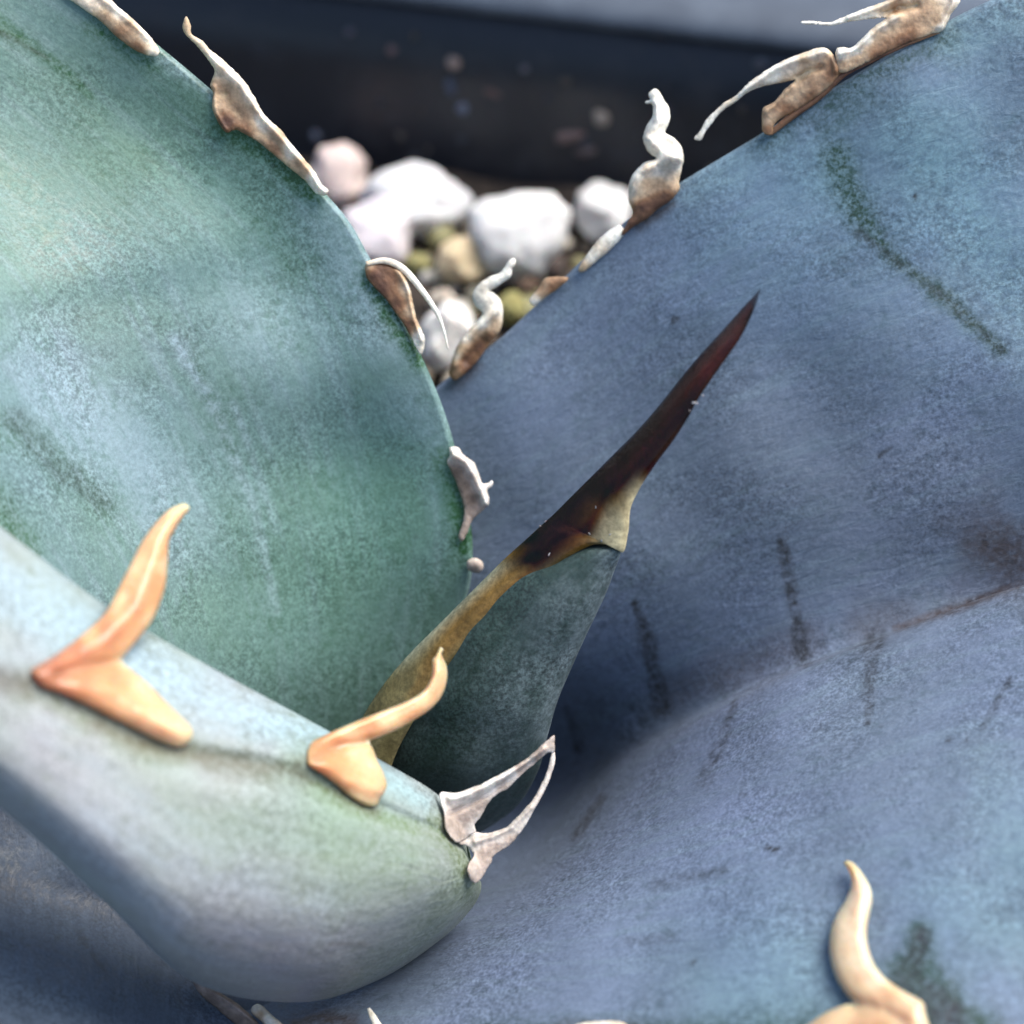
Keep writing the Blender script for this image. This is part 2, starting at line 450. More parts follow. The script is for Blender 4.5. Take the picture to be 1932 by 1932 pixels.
def grid_faces(nu, nv, off=0, closed_v=False, flip=False):
    i = np.arange(nu - 1)[:, None]; j = np.arange(nv if closed_v else nv - 1)[None, :]; j2 = (j + 1) % nv
    f = np.stack([i * nv + j + 0 * i, i * nv + j2, (i + 1) * nv + j2, (i + 1) * nv + j + 0 * i], -1).reshape(-1, 4) + off
    return f[:, ::-1] if flip else f

def apply_masks(px, py, marks, jitter_seed=0):
    """marks: (channel, polyline, width0, width1, strength) -> RGBA mask of pigment marks and painted shade on the blade"""
    m = np.zeros(px.shape + (4,), float)
    jx = np.array([noise.noise((a * 0.018, b * 0.018, jitter_seed)) for a, b in zip(px.ravel(), py.ravel())]).reshape(px.shape)
    for ch, poly, w0, w1, s in marks:
        if len(poly) == 1: poly = [poly[0], (poly[0][0] + 1, poly[0][1])]
        d, t = seg_dist(px, py, poly)
        w = (w0 + (w1 - w0) * t) * (1 + 0.55 * jx)
        v = s * np.exp(-(d / np.maximum(w, 1)) ** (4 if ch == D_ and w0 < 30 else 2))
        m[..., ch] = np.maximum(m[..., ch], v)
    return m

def hue_layer(px, py, blobs):
    """slow pigment shifts: (x, y, radius, rgb multiplier)"""
    out = np.ones(px.shape + (4,)); 
    for x, y, r, c in blobs:
        g = np.exp(-((px - x) ** 2 + (py - y) ** 2) / r ** 2)[..., None]
        out[..., :3] *= 1 + (np.array(c) - 1) * g * 0.75
    return out

def leaf_uv(F):
    """blade coordinates in metres: u along the blade, v across"""
    du = np.linalg.norm(np.diff(F, axis=0), axis=-1); dv = np.linalg.norm(np.diff(F, axis=1), axis=-1)
    u = np.concatenate([[0], np.cumsum(du.mean(1))]); v = np.concatenate([[0], np.cumsum(dv.mean(0))])
    U, V = np.meshgrid(u, v, indexing='ij'); return np.stack([U, V, 0 * U], -1)

def make_blade(key, ctrl, mat, marks, nu, nv, thick, edge, label, amp=0.35, freq=0.16, seed=1.0, flip=False, hue=()):
    P = catmull(catmull(ctrl, nu, 0), nv, 1)
    P = wobble(P, amp, freq, seed)
    GRIDS[key] = P.reshape(-1, 3)
    F = world_pt(P)
    gu = np.gradient(F, axis=0); gv = np.gradient(F, axis=1)
    N = np.cross(gu, gv); N /= np.linalg.norm(N, axis=-1, keepdims=True) + 1e-12
    view = F - CAM * MM
    s = np.sign((N * view).sum(-1).mean()); N *= s            # N points away from the camera side
    tv = np.linspace(0, 1, nv)
    prof = edge + (thick - edge) * np.sqrt(np.clip(1 - np.abs(2 * tv - 1) ** 2.2, 0, 1))
    tu = np.linspace(0, 1, nu); pu = np.clip((1 - tu) * 6, 0.1, 1)
    Bk = F + N * (prof[None, :, None] * pu[:, None, None]) * MM
    # rounded rim: one extra column pushed outward on each side
    def side(j, j1):
        out = F[:, j] - F[:, j1]; out /= np.linalg.norm(out, axis=-1, keepdims=True)
        return (F[:, j] + Bk[:, j]) / 2 + out * edge * 0.45 * MM
    full = np.concatenate([F, side(-1, -2)[:, None], Bk[:, ::-1], side(0, 1)[:, None]], 1)   # closed loop per station
    n2 = full.shape[1]
    faces = grid_faces(nu, n2, 0, True, flip=(s > 0))
    cap0 = list(range(n2)); cap1 = [(nu - 1) * n2 + j for j in range(n2)]
    me = bpy.data.meshes.new('leaf'); me.from_pydata(full.reshape(-1, 3).tolist(), [], faces.tolist() + [cap0, cap1[::-1]])
    m = apply_masks(P[..., 0], P[..., 1], marks, seed)
    uv = leaf_uv(F)
    def wrap(a): return np.concatenate([a, a[:, -1:], a[:, ::-1], a[:, :1]], 1)
    set_color(me, 'mask', wrap(m).reshape(-1, 4))
    set_color(me, 'hue', wrap(hue_layer(P[..., 0], P[..., 1], hue)).reshape(-1, 4))
    at = me.attributes.new('leafuv', 'FLOAT_VECTOR', 'POINT'); at.data.foreach_set('vector', wrap(uv).astype(np.float32).ravel())
    bm2 = bmesh.new(); bm2.from_mesh(me); bmesh.ops.recalc_face_normals(bm2, faces=bm2.faces); bm2.to_mesh(me); bm2.free()
    smooth(me)
    o = link('leaf', me, mat, agave); o['label'] = label
    return o

G_, D_, P_, B_ = 0, 1, 2, 3        # mask channels: green, dark, pale, brown
# --- broad blue-green leaf on the left
L1 = [
    [(760, 1560, 22), (640, 1560, 21), (500, 1540, 18), (330, 1500, 14)],
    [(850, 1230, 17), (650, 1270, 16), (400, 1300, 11), (100, 1320, 0)],
    [(884, 1050, 14), (640, 1060, 14), (340, 1090, 9), (-60, 1120, -6)],
    [(850, 850, 12.5), (600, 870, 13), (250, 900, 7), (-200, 940, -10)],
    [(790, 680, 11), (540, 690, 11), (150, 720, 5), (-350, 760, -14)],
    [(694, 498, 10), (470, 540, 10), (90, 600, 4), (-420, 660, -15)],
    [(612, 375, 9), (400, 420, 9), (30, 500, 3.6), (-480, 560, -14)],
    [(400, 182, 8), (200, 240, 8.6), (-150, 330, 4.4), (-620, 420, -11.5)],
    [(165, -10, 8), (-30, 50, 8), (-350, 160, 5), (-750, 280, -9)],
    [(-150, -230, 9), (-300, -150, 7), (-560, -30, 3), (-850, 120, -10)],
    [(-650, -420, 9), (-700, -360, 8), (-760, -300, 6), (-830, -230, 4)],
]
marks1 = [
    (G_, [(180, 50), (280, 120)], 26, 22, 0.95), (G_, [(425, 235), (510, 290), (590, 370)], 30, 18, 1.4), (G_, [(700, 530), (745, 610), (790, 680)], 24, 18, 1.4),
    (G_, [(850, 880), (868, 960), (872, 1030)], 26, 20, 1.4), (G_, [(-20, 40), (60, 85), (140, 150), (170, 180)], 22, 8, 0.9),
    (G_, [(0, 800), (90, 850), (200, 960)], 48, 34, 0.55), (G_, [(-30, 960), (60, 1040)], 60, 30, 0.9), (G_, [(640, 960), (720, 1150), (600, 1330)], 150, 150, 0.3),
    (G_, [(420, 780), (520, 1200)], 60, 90, 0.3), (G_, [(300, 60), (500, 330), (560, 500)], 80, 80, 0.35), (G_, [(120, 200), (250, 420)], 90, 80, 0.25), (G_, [(370, 680), (440, 860)], 16, 12, 0.5),
    (B_, [(0, 60), (90, 110)], 8, 5, 0.4), (D_, [(30, 790), (110, 880), (190, 950)], 26, 20, 0.35), (D_, [(150, 640), (240, 700), (330, 640)], 50, 40, 0.14),
    (P_, [(600, 420), (660, 520), (740, 640)], 55, 50, 0.55), (P_, [(80, 700), (180, 780), (260, 900), (330, 1050)], 95, 55, 0.5), (P_, [(780, 760), (830, 850)], 45, 30, 0.6),
    (P_, [(480, 600), (520, 640)], 90, 90, 0.4), (P_, [(330, 640), (400, 760), (480, 960), (520, 1150)], 16, 10, 0.75), (P_, [(440, 760), (520, 1000)], 10, 8, 0.5),
    (P_, [(300, 100), (400, 185)], 14, 8, 0.9), (P_, [(620, 380), (690, 490)], 9, 9, 0.7), (G_, [(0, 330), (60, 420)], 110, 100, 0.3),
]
leaf_left = make_blade('left', L1, MAT['left'], marks1, 300, 260, 6.0, 0.7, 'broad blue-green leaf whose right margin carries dried teeth', amp=0.5, freq=0.10, seed=3.1,
    hue=[(650, 1150, 330, (.84, 1.02, .90)), (150, 780, 280, (1.06, 1.06, 1.18)), (150, 150, 300, (.95, 1.0, .85)), (480, 330, 220, (.85, 1.0, .86)), (600, 560, 160, (1.0, 1.05, 1.12)), (740, 900, 180, (.9, 1.06, .98))])

# --- large slate-blue leaf on the right
L4 = [
    [(690, 1080, 23), (740, 1200, 23.5), (800, 1340, 26), (840, 1470, 36), (815, 1600, 31), (720, 1770, 17), (420, 1905, 4)],
    [(760, 810, 19), (830, 980, 19), (930, 1240, 21), (1012, 1440, 31), (1006, 1568, 26.5), (900, 1720, 12), (610, 1945, 3)],
    [(965, 628, 16), (1040, 840, 16.5), (1140, 1130, 17), (1224, 1350, 20.5), (1221, 1440, 15.8), (1115, 1700, 3), (985, 1950, -4)],
    [(1202, 410, 13.5), (1290, 660, 13.5), (1390, 980, 13.5), (1457, 1245, 14.2), (1462, 1320, 9), (1430, 1630, -1.5), (1400, 1955, -10)],
    [(1456, 248, 11), (1560, 520, 11), (1660, 880, 10.6), (1707, 1160, 11.4), (1718, 1212, 7.2), (1740, 1560, -4.5), (1760, 1950, -14)],
    [(1735, 78, 9), (1830, 390, 9), (1900, 780, 8.2), (1938, 1086, 9), (1952, 1132, 5), (2030, 1520, -7), (2090, 1960, -17)],
    [(1960, -30, 8), (2090, 280, 8), (2180, 680, 5), (2230, 1000, 1), (2260, 1090, -2), (2340, 1420, -10), (2430, 1830, -20)],
    [(2350, -160, 8), (2480, 120, 7), (2570, 500, 3), (2620, 800, -1), (2640, 880, -4), (2720, 1150, -10), (2800, 1450, -18)],
    [(2900, -60, 5), (2950, 80, 4), (3000, 260, 1), (3020, 420, -2), (3030, 480, -4), (3040, 600, -7), (3050, 720, -10)],
]
marks4 = [
    (D_, [(1198, 1140), (1222, 1220), (1252, 1340)], 8, 20, 0.9), (D_, [(1475, 1020), (1492, 1110), (1515, 1245)], 8, 17, 0.75), (D_, [(1650, 1205), (1640, 1290), (1637, 1365)], 20, 9, 0.55),
    (D_, [(1385, 1325), (1365, 1390), (1328, 1475)], 9, 17, 0.45), (D_, [(1135, 1505), (1088, 1578)], 8, 12, 0.6), (D_, [(1068, 1335), (1095, 1410)], 8, 14, 0.7), (D_, [(1905, 1285), (1855, 1370)], 12, 6, 0.45),
    (B_, [(1960, 1085), (1810, 1145), (1690, 1185)], 13, 7, 0.9), (B_, [(1870, 1030), (1940, 1060)], 75, 65, 0.95), (B_, [(1520, 1200), (1420, 1250), (1280, 1310)], 45, 40, 0.45), (B_, [(1620, 1180), (1700, 1150)], 40, 30, 0.4),
    (D_, [(1100, 1330), (1180, 1380), (1080, 1440)], 60, 60, 0.25), (D_, [(1750, 340), (1850, 600)], 20, 20, 0.12),  # first broad dark mark paints the crevice shade beside the young leaf
    (G_, [(1575, 290), (1620, 400), (1670, 475)], 28, 24, 1.2), (G_, [(1670, 475), (1780, 560), (1890, 660)], 20, 14, 1.2), (D_, [(1620, 440), (1700, 500), (1780, 560), (1890, 660)], 12, 8, 0.5),
    (G_, [(1440, 262), (1560, 195), (1640, 140), (1780, 75)], 26, 34, 0.8), (G_, [(1560, 240), (1640, 180)], 34, 30, 0.6), (B_, [(1205, 425), (1270, 385)], 13, 10, 0.9), (B_, [(860, 725), (900, 690)], 14, 10, 0.7),
    (G_, [(1738, 1760), (1725, 1830), (1740, 1900)], 24, 75, 1.5), (G_, [(1735, 1800), (1800, 1900), (1850, 1930)], 34, 44, 1.3), (D_, [(1740, 1765), (1715, 1850), (1790, 1910)], 20, 40, 0.7),
    (G_, [(900, 1945), (1300, 1938), (1560, 1930)], 26, 26, 0.75), (B_, [(1060, 1940), (1200, 1940)], 14, 14, 0.5), (B_, [(560, 1935), (610, 1918), (660, 1930)], 20, 20, 0.9),
    (P_, [(1300, 360), (1460, 270), (1560, 330)], 45, 70, 0.55), (P_, [(1800, 70), (1950, 0)], 60, 70, 1.0), (P_, [(1750, 250), (1860, 450), (1932, 600)], 110, 90, 0.75), (P_, [(1480, 1800), (1560, 1880), (1350, 1880)], 80, 60, 0.45),
    (P_, [(1800, 1700), (1932, 1760)], 80, 90, 0.4), (P_, [(1880, 1480), (1932, 1600)], 60, 90, 0.5), (P_, [(940, 700), (1130, 520)], 40, 40, 0.25),
    (D_, [(1727, 373)], 5, 5, 1.3), (D_, [(1307, 1815)], 6, 6, 1.2), (D_, [(1450, 1598), (1470, 1605)], 5, 5, 1.0), (D_, [(1273, 604)], 5, 5, 1.1), (D_, [(1400, 1500)], 5, 5, 0.7), (D_, [(1790, 1395)], 6, 6, 0.8), (D_, [(1822, 1400)], 4, 4, 0.8),
    (D_, [(1240, 1670), (1370, 1640)], 14, 9, 0.3), (D_, [(1270, 1770), (1180, 1775)], 12, 10, 0.22), (D_, [(1660, 860), (1680, 845)], 5, 5, 0.8),
]
leaf_right = make_blade('right', L4, MAT['right'], marks4, 340, 340, 6.5, 0.7, 'large slate-blue leaf with a lengthwise fold and dark tooth prints', amp=0.55, freq=0.13, seed=8.4,
    hue=[(1350, 950, 330, (.98, .94, .92)), (1750, 950, 260, (1.0, .93, .92)), (1780, 350, 330, (.88, 1.12, 1.12)), (1420, 400, 200, (.9, 1.05, 1.02)), (1450, 1860, 220, (.88, 1.05, 1.0)), (1900, 1720, 220, (.92, 1.06, 1.04)), (1350, 1500, 300, (1.05, 1.0, 1.08)), (900, 1800, 200, (1.02, 1.0, 1.06))])

# --- dim leaf underneath at the lower left
L5 = [
    [(-400, 1350, -0.5), (-100, 1420, 4.5), (200, 1500, 6.5), (500, 1600, 9.5), (700, 1700, 10.5)],
    [(-400, 1500, -2.5), (-100, 1560, 2.5), (200, 1640, 5.5), (480, 1720, 9.5), (680, 1800, 9.5)],
    [(-400, 1650, -4.9), (-100, 1690, 1.1), (150, 1710, 3.6), (430, 1800, 5.6), (650, 1880, 5.6)],
    [(-400, 1800, -10.3), (-100, 1810, -4.3), (150, 1830, -0.8), (400, 1900, 3.7), (620, 1960, 5.7)],
    [(-400, 2000, -16), (-100, 2000, -10), (150, 2010, -6), (380, 2040, -1), (600, 2080, 2)],
    [(-400, 2300, -24), (-100, 2290, -18), (150, 2290, -14), (360, 2280, -9), (560, 2260, -5)],
    [(-350, 2700, -29), (-150, 2720, -25), (50, 2730, -22), (200, 2720, -20), (300, 2700, -16)],
]
L5 = np.array(L5, float)
for r in (2, 3):                                   # an even slope with only a slight crease
    L5[r, :, 2] = np.array([np.interp(L5[r, c, 1], L5[[1, 4], c, 1], L5[[1, 4], c, 2]) for c in range(5)]) + (0.6 if r == 2 else -0.2)
marks5 = [(D_, [(-50, 1670), (100, 1680), (260, 1730)], 34, 30, 0.4), (D_, [(150, 1760), (200, 1840)], 8, 6, 0.4), (P_, [(0, 1850), (150, 1932)], 60, 60, 0.4)]  # first dark mark paints the shade of the crease into the colour
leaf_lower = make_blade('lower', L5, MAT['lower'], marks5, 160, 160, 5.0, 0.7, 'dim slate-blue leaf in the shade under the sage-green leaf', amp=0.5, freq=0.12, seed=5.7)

# --- fleshy sage leaf in front: closed sections (top edge T, toothed margin M, underside contour S)
SEC = [  # T, M, S
    ((-620, 560, -22), (-640, 760, -30), (-660, 1000, -20)),
    ((-280, 800, -17), (-300, 1080, -25), (-320, 1260, -17)),
    ((0, 1000, -12), (-20, 1258, -19), (0, 1522, -10)),
    ((190, 1140, -9), (150, 1335, -16), (190, 1692, -5)),
    ((400, 1262, -6), (350, 1402, -12.5), (362, 1848, -1.5)),
    ((580, 1358, -3), (520, 1430, -9.5), (560, 1888, 2.5)),
    ((720, 1436, -1), (660, 1486, -6), (710, 1848, 6)),
    ((812, 1490, 1), (775, 1538, -3), (830, 1772, 8)),
    ((852, 1528, 3), (842, 1568, 0), (890, 1712, 9)),
    ((876, 1570, 5), (878, 1606, 3), (908, 1672, 7.5)),
    ((872, 1600, 9), (880, 1625, 8.5), (894, 1652, 10)),
    ((840, 1590, 14), (845, 1615, 14), (850, 1640, 14)),
]
ctrl = []
for isec, (T, M, S) in enumerate(SEC):
    roll = (8, 8, 8, 8, 6.5, 4.8, 3.8, 3.4, 3.4, 3, 3, 3)[isec]
    T, M, S = (np.array(v, float) for v in (T, M, S))
    row = [T, T + (M - T) * 0.5 + [0, 0, -0.2], M + (T - M) * 0.14 + [0, 0, 0.1], M + (S - M) * 0.05]
    sz = min(1.0, np.linalg.norm((S - M)[:2]) / 300)
    for t in (0.17, 0.33, 0.5, 0.68, 0.83, 0.92, 0.975):
        p = M + (S - M) * t; p[2] = M[2] + (S[2] - M[2]) * (1 - math.sqrt(1 - t ** roll)) - 0.9 * sz * math.sin(math.pi * t)
        row.append(p)
    row.append(S)
    a = S + (M - S) * 0.16; a[2] = S[2] + 1.0 * sz; row.append(a)
    a = M + (S - M) * 0.5; a[2] = S[2] + 1.6 * sz; row.append(a)
    a = T + (S - T) * 0.22; a[2] = T[2] + 4 * sz; row.append(a)
    a = T + (S - T) * 0.05; a[2] = T[2] + 1.2 * sz; row.append(a)
    ctrl.append(row)
ctrl = np.array(ctrl)
nu, nv = 300, 300
P = catmull(catmull(ctrl, nu, 0), nv, 1, True)
P = wobble(P, 0.3, 0.12, 2.2)
GRIDS['front'] = P.reshape(-1, 3)
F = world_pt(P)
fc = grid_faces(nu, nv, 0, True)
me = bpy.data.meshes.new('leaf')
me.from_pydata(F.reshape(-1, 3).tolist(), [], fc.tolist() + [list(range(nv))[::-1], [(nu - 1) * nv + j for j in range(nv)]])
mline = [tuple(s[1][:2]) for s in SEC[1:11]]
marks2 = [
    (B_, [(62, 1285), (150, 1325), (280, 1398), (356, 1412)], 20, 20, 0.8), (B_, [(582, 1446), (640, 1492), (706, 1526)], 18, 16, 0.7), (G_, [(62, 1300), (150, 1340), (280, 1412), (370, 1420)], 30, 30, 0.8),
    (B_, [(x, y + 22) for x, y in [(-120, 1185), (-20, 1255), (60, 1275)]], 26, 22, 0.75), (B_, [(180, 1362), (270, 1402), (350, 1420), (440, 1440), (590, 1455)], 20, 26, 0.75),
    (G_, [(360, 1415), (480, 1445), (600, 1450)], 26, 30, 0.7), (G_, [(600, 1480), (690, 1535), (780, 1560)], 24, 22, 0.95), (G_, [(820, 1555), (870, 1620), (890, 1690)], 24, 40, 0.95),
    (G_, [(420, 1540), (620, 1600), (800, 1640)], 70, 90, 0.45), (G_, [(880, 1650), (780, 1790), (620, 1880)], 50, 30, 0.6), (G_, [(80, 1300), (180, 1350)], 18, 16, 0.7),
    (P_, [(-50, 1080), (150, 1190), (400, 1330), (620, 1395), (800, 1515)], 75, 22, 1.0), (P_, [(0, 1490), (200, 1650), (320, 1720)], 45, 40, 0.5), (P_, [(180, 1560), (400, 1640), (600, 1700)], 70, 70, 0.3),
    (B_, [(620, 1780), (690, 1782)], 3, 5, 0.4), (D_, [(760, 1630), (790, 1640)], 5, 5, 0.4),
]
set_color(me, 'mask', apply_masks(P[..., 0], P[..., 1], marks2, 4.2).reshape(-1, 4))
set_color(me, 'hue', hue_layer(P[..., 0], P[..., 1], [(500, 1580, 170, (.97, 1.06, .95)), (720, 1600, 170, (.92, 1.04, .90)), (380, 1750, 160, (1.14, 1.0, 1.16)), (560, 1780, 150, (1.12, .98, 1.1)), (200, 1600, 160, (1.06, 1.04, 1.08)), (100, 1400, 140, (1.08, 1.02, 1.02)), (200, 1180, 200, (.92, 1.04, 1.08)), (650, 1420, 160, (.9, 1.05, 1.1))]).reshape(-1, 4))
at = me.attributes.new('leafuv', 'FLOAT_VECTOR', 'POINT'); at.data.foreach_set('vector', leaf_uv(F).astype(np.float32).ravel())
b2 = bmesh.new(); b2.from_mesh(me); bmesh.ops.recalc_face_normals(b2, faces=b2.faces); b2.to_mesh(me); b2.free(); smooth(me)
leaf_front = link('leaf', me, MAT['front'], agave); leaf_front['label'] = 'fleshy sage-green leaf with two orange horn teeth'

# --- young leaf with the terminal spine: closed lens sections from left edge to right edge
def lens(LR, front, back, dl, dr, nu, nv, bias=0.5):
    """LR rows: (lx, ly, rx, ry, shift); front/back bulge in mm; dl, dr depth at the edges"""
    rows = []
    for i, (lx, ly, rx, ry, sh, fb, bb) in enumerate(LR):
        L, R = np.array([lx, ly, dl + sh]), np.array([rx, ry, dr + sh]); row = []
        for t in (0, 0.04, 0.15, 0.35, 0.5, 0.65, 0.85, 0.96):
            p = L + (R - L) * t; p[2] -= front * fb * math.sqrt(max(0, 1 - abs(2 * t - 1) ** 2)); row.append(p)
        for t in (1, 0.9, 0.65, 0.35, 0.1):
            p = L + (R - L) * t; p[2] += back * bb * math.sqrt(max(0, 1 - abs(2 * t - 1) ** 2)); row.append(p)
        rows.append(row)
    return catmull(catmull(np.array(rows), nu, 0), nv, 1, True)

def close_mesh(name, P):
    nu, nv = P.shape[:2]; F = world_pt(P)
    me = bpy.data.meshes.new(name)
    me.from_pydata(F.reshape(-1, 3).tolist(), [], grid_faces(nu, nv, 0, True).tolist() + [list(range(nv))[::-1], [(nu - 1) * nv + j for j in range(nv)]])
    return me, F
def fix_normals(me):
    b = bmesh.new(); b.from_mesh(me); bmesh.ops.recalc_face_normals(b, faces=b.faces); b.to_mesh(me); b.free(); smooth(me)

BODY = [(1150, 1022, 1172, 1034, -3.7, .25, .25), (1085, 1030, 1170, 1048, -3.3, .5, .5), (1005, 1062, 1159, 1077, -2.15, .8, .8), (930, 1092, 1141, 1124, -1.2, 1, 1), (862, 1160, 1111, 1187, -.35, 1.1, 1), (800, 1222, 1084, 1246, .6, 1.2, 1),
        (744, 1290, 1052, 1321, 1.6, 1.3, 1), (706, 1345, 1034, 1383, 2.6, 1.3, 1), (650, 1440, 1012, 1460, 4.5, 1.3, 1), (640, 1540, 965, 1530, 8, 1.2, 1), (660, 1620, 860, 1600, 13, 1.0, 1)]
P = lens(BODY, 2.8, 3.0, 7.6, 6.0, 200, 160)
P = wobble(P, 0.25, 0.3, 6.6)
GRIDS['young'] = P.reshape(-1, 3)
me, F = close_mesh('leaf', P)
marks3 = [(P_, [(1150, 1060), (1110, 1150), (1060, 1260), (1030, 1380)], 24, 30, 0.75), (P_, [(1080, 1120), (1000, 1260), (950, 1390)], 40, 50, 0.5), (P_, [(960, 1300), (900, 1440)], 60, 50, 0.4), (P_, [(1170, 1050), (1034, 1383)], 8, 8, 0.9),
          (G_, [(930, 1200), (860, 1330), (800, 1450)], 50, 70, 0.8), (D_, [(760, 1350), (740, 1440), (830, 1500)], 60, 60, 0.25)]  # broad dark mark towards the lower left
set_color(me, 'mask', apply_masks(P[..., 0], P[..., 1], marks3, 9.1).reshape(-1, 4))
set_color(me, 'hue', hue_layer(P[..., 0], P[..., 1], []).reshape(-1, 4))
at = me.attributes.new('leafuv', 'FLOAT_VECTOR', 'POINT'); at.data.foreach_set('vector', leaf_uv(F).astype(np.float32).ravel())
fix_normals(me)
leaf_young = link('leaf', me, MAT['young'], agave); leaf_young['label'] = 'dark teal young leaf ending in a long brown spine'

AM, AMD, OL, BEVEL_LIT, CRM = (0.165, 0.10, 0.03), (0.085, 0.036, 0.010), (0.15, 0.125, 0.055), (0.30, 0.30, 0.21), (0.52, 0.44, 0.25)
DK, DR, MR, TIP, BR = (0.006, 0.0028, 0.0024), (0.010, 0.0028, 0.0024), (0.020, 0.0034, 0.0028), (0.050, 0.0065, 0.005), (0.035, 0.011, 0.004)
def z(x, y): return (926.4 + x * .2976, 511.1 + y * .2976)
SPN = [((640, 1420), (730, 1470), 2.4, .8, .8, (OL, OL, OL, OL, OL)), ((672, 1372), (752, 1412), 1.8, .8, .8, (OL, OL, OL, OL, OL)), ((700, 1326), (785, 1352), 1.2, .8, .8, (OL, OL, OL, OL, OL)),
       ((733, 1279), (812, 1304), .9, .8, .8, (OL, OL, OL, AM, OL)), ((775, 1231), (850, 1252), .5, .8, .8, (BEVEL_LIT, OL, AM, AM, OL)), ((822, 1184), (892, 1204), .1, .85, .9, (BEVEL_LIT, AM, AM, AM, OL)), ((877, 1129), (950, 1150), -.4, .9, 1, (BEVEL_LIT, AM, AM, AM, OL)),  # pale left edge paints the light caught by the bevel
       (z(0, 1910), z(310, 1962), -1.0, .85, 1, (BEVEL_LIT, AM, AM, AMD, OL)), (z(100, 1812), z(405, 1890), -1.58, .72, 1, (AM, DR, DR, BR, OL)), (z(200, 1722), z(505, 1808), -2.12, .65, 1, (DK, DR, DR, BR, AM)), (z(300, 1630), z(645, 1738), -2.64, .6, 1, (DK, DR, DR, AMD, AM)),
       (z(352, 1584), z(770, 1742), -2.9, .58, 1, (DK, DR, BR, AM, CRM)), (z(405, 1536), z(838, 1782), -3.12, .58, 1.1, (DK, DR, BR, CRM, CRM)), (z(500, 1440), z(870, 1650), -3.47, .65, 1.1, (DK, DR, AMD, CRM, CRM)), (z(600, 1340), z(884, 1510), -3.79, .75, 1.1, (DK, DR, DR, AM, CRM)),
       (z(700, 1240), z(930, 1402), -4.12, .84, 1.1, (DK, DR, MR, BR, CRM)), (z(800, 1140), z(994, 1298), -4.5, .88, 1, (DK, DR, MR, DR, AMD)), (z(900, 1040), z(1068, 1192), -5.1, .8, .9, (DK, DR, MR, DR, BR)), (z(1000, 930), z(1158, 1072), -5.7, .76, .85, (DK, DR, MR, DR, BR)),
       (z(1100, 810), z(1244, 938), -6.3, .7, .8, (DK, MR, MR, DR, DR)), (z(1200, 682), z(1324, 796), -6.9, .62, .7, (DK, MR, TIP, MR, BR)), (z(1300, 562), z(1415, 662), -7.5, .55, .6, (DR, MR, TIP, TIP, BR)), (z(1400, 450), z(1502, 540), -8.1, .48, .5, (DR, MR, TIP, TIP, BR)),
       (z(1500, 340), z(1585, 418), -8.6, .38, .4, (DR, MR, TIP, TIP, BR)), (z(1600, 228), z(1648, 292), -9.1, .24, .25, (DR, MR, TIP, MR, DR)), (z(1662, 162), z(1684, 200), -9.35, .13, .13, (DR, MR, MR, MR, DR)), (z(1704, 112), z(1710, 120), -9.5, .03, .03, (DR, DR, DR, DR, DR))]
P = lens([(*s[0], *s[1], s[2], s[3], s[4]) for s in SPN], 1.35, 1.2, 7.2, 5.2, 400, 80)
P = wobble(P, 0.07, 0.5, 1.6)
SPG = P.reshape(-1, 3)
me, F = close_mesh('terminal_spine', P)
tq = (0, .04, .15, .35, .5, .65, .85, .96, 1, .9, .65, .35, .1)
cl = np.array([[[np.interp(t, (0, .25, .5, .75, 1), [c[k] for c in s[5]]) for k in range(3)] for t in tq] for s in SPN])
cc = np.clip(catmull(catmull(cl, 400, 0), 80, 1, True), 0.002, 1)
set_color(me, 'tint', np.concatenate([cc, np.ones(cc.shape[:2] + (1,))], -1).reshape(-1, 4))
fix_normals(me)
sp = link('terminal_spine', me, MAT['spine'], leaf_young)

# ------------------------------------------------------------------ teeth
for k in list(GRIDS):
    g = GRIDS[k]; kd = kdtree.KDTree(len(g))
    for i, p in enumerate(g): kd.insert((p[0], p[1], 0), i)
    kd.balance(); GRIDS[k] = (g, kd)
def surf_depth(key, x, y):
    g, kd = GRIDS[key]
    co, i, d = kd.find((x, y, 0))
    near = [j for (_, j, _) in kd.find_range((x, y, 0), d + 7)]
    return min(g[j][2] for j in near)

PALS = {  # pale -> brown along c in 0..1
    'dry': [(0.84, 0.79, 0.67), (0.52, 0.38, 0.24), (0.22, 0.115, 0.056), (0.065, 0.026, 0.015)],
    'grey': [(0.74, 0.68, 0.60), (0.44, 0.35, 0.29), (0.20, 0.15, 0.115), (0.09, 0.065, 0.05)],
    'orange': [(0.68, 0.46, 0.27), (0.53, 0.27, 0.13), (0.37, 0.155, 0.08), (0.20, 0.08, 0.046)],
    'cream': [(0.64, 0.535, 0.375), (0.53, 0.37, 0.22), (0.38, 0.215, 0.115), (0.24, 0.12, 0.065)],
}

from mathutils.geometry import delaunay_2d_cdt
def in_poly(px, py, poly):
    x0, y0 = poly[:, 0], poly[:, 1]; x1, y1 = np.roll(x0, -1), np.roll(y0, -1)
    c = ((y0[None] > py[:, None]) != (y1[None] > py[:, None])) & (px[:, None] < (x1 - x0)[None] * (py[:, None] - y0[None]) / (y1 - y0 + 1e-9)[None] + x0[None])
    return c.sum(1) % 2 == 1

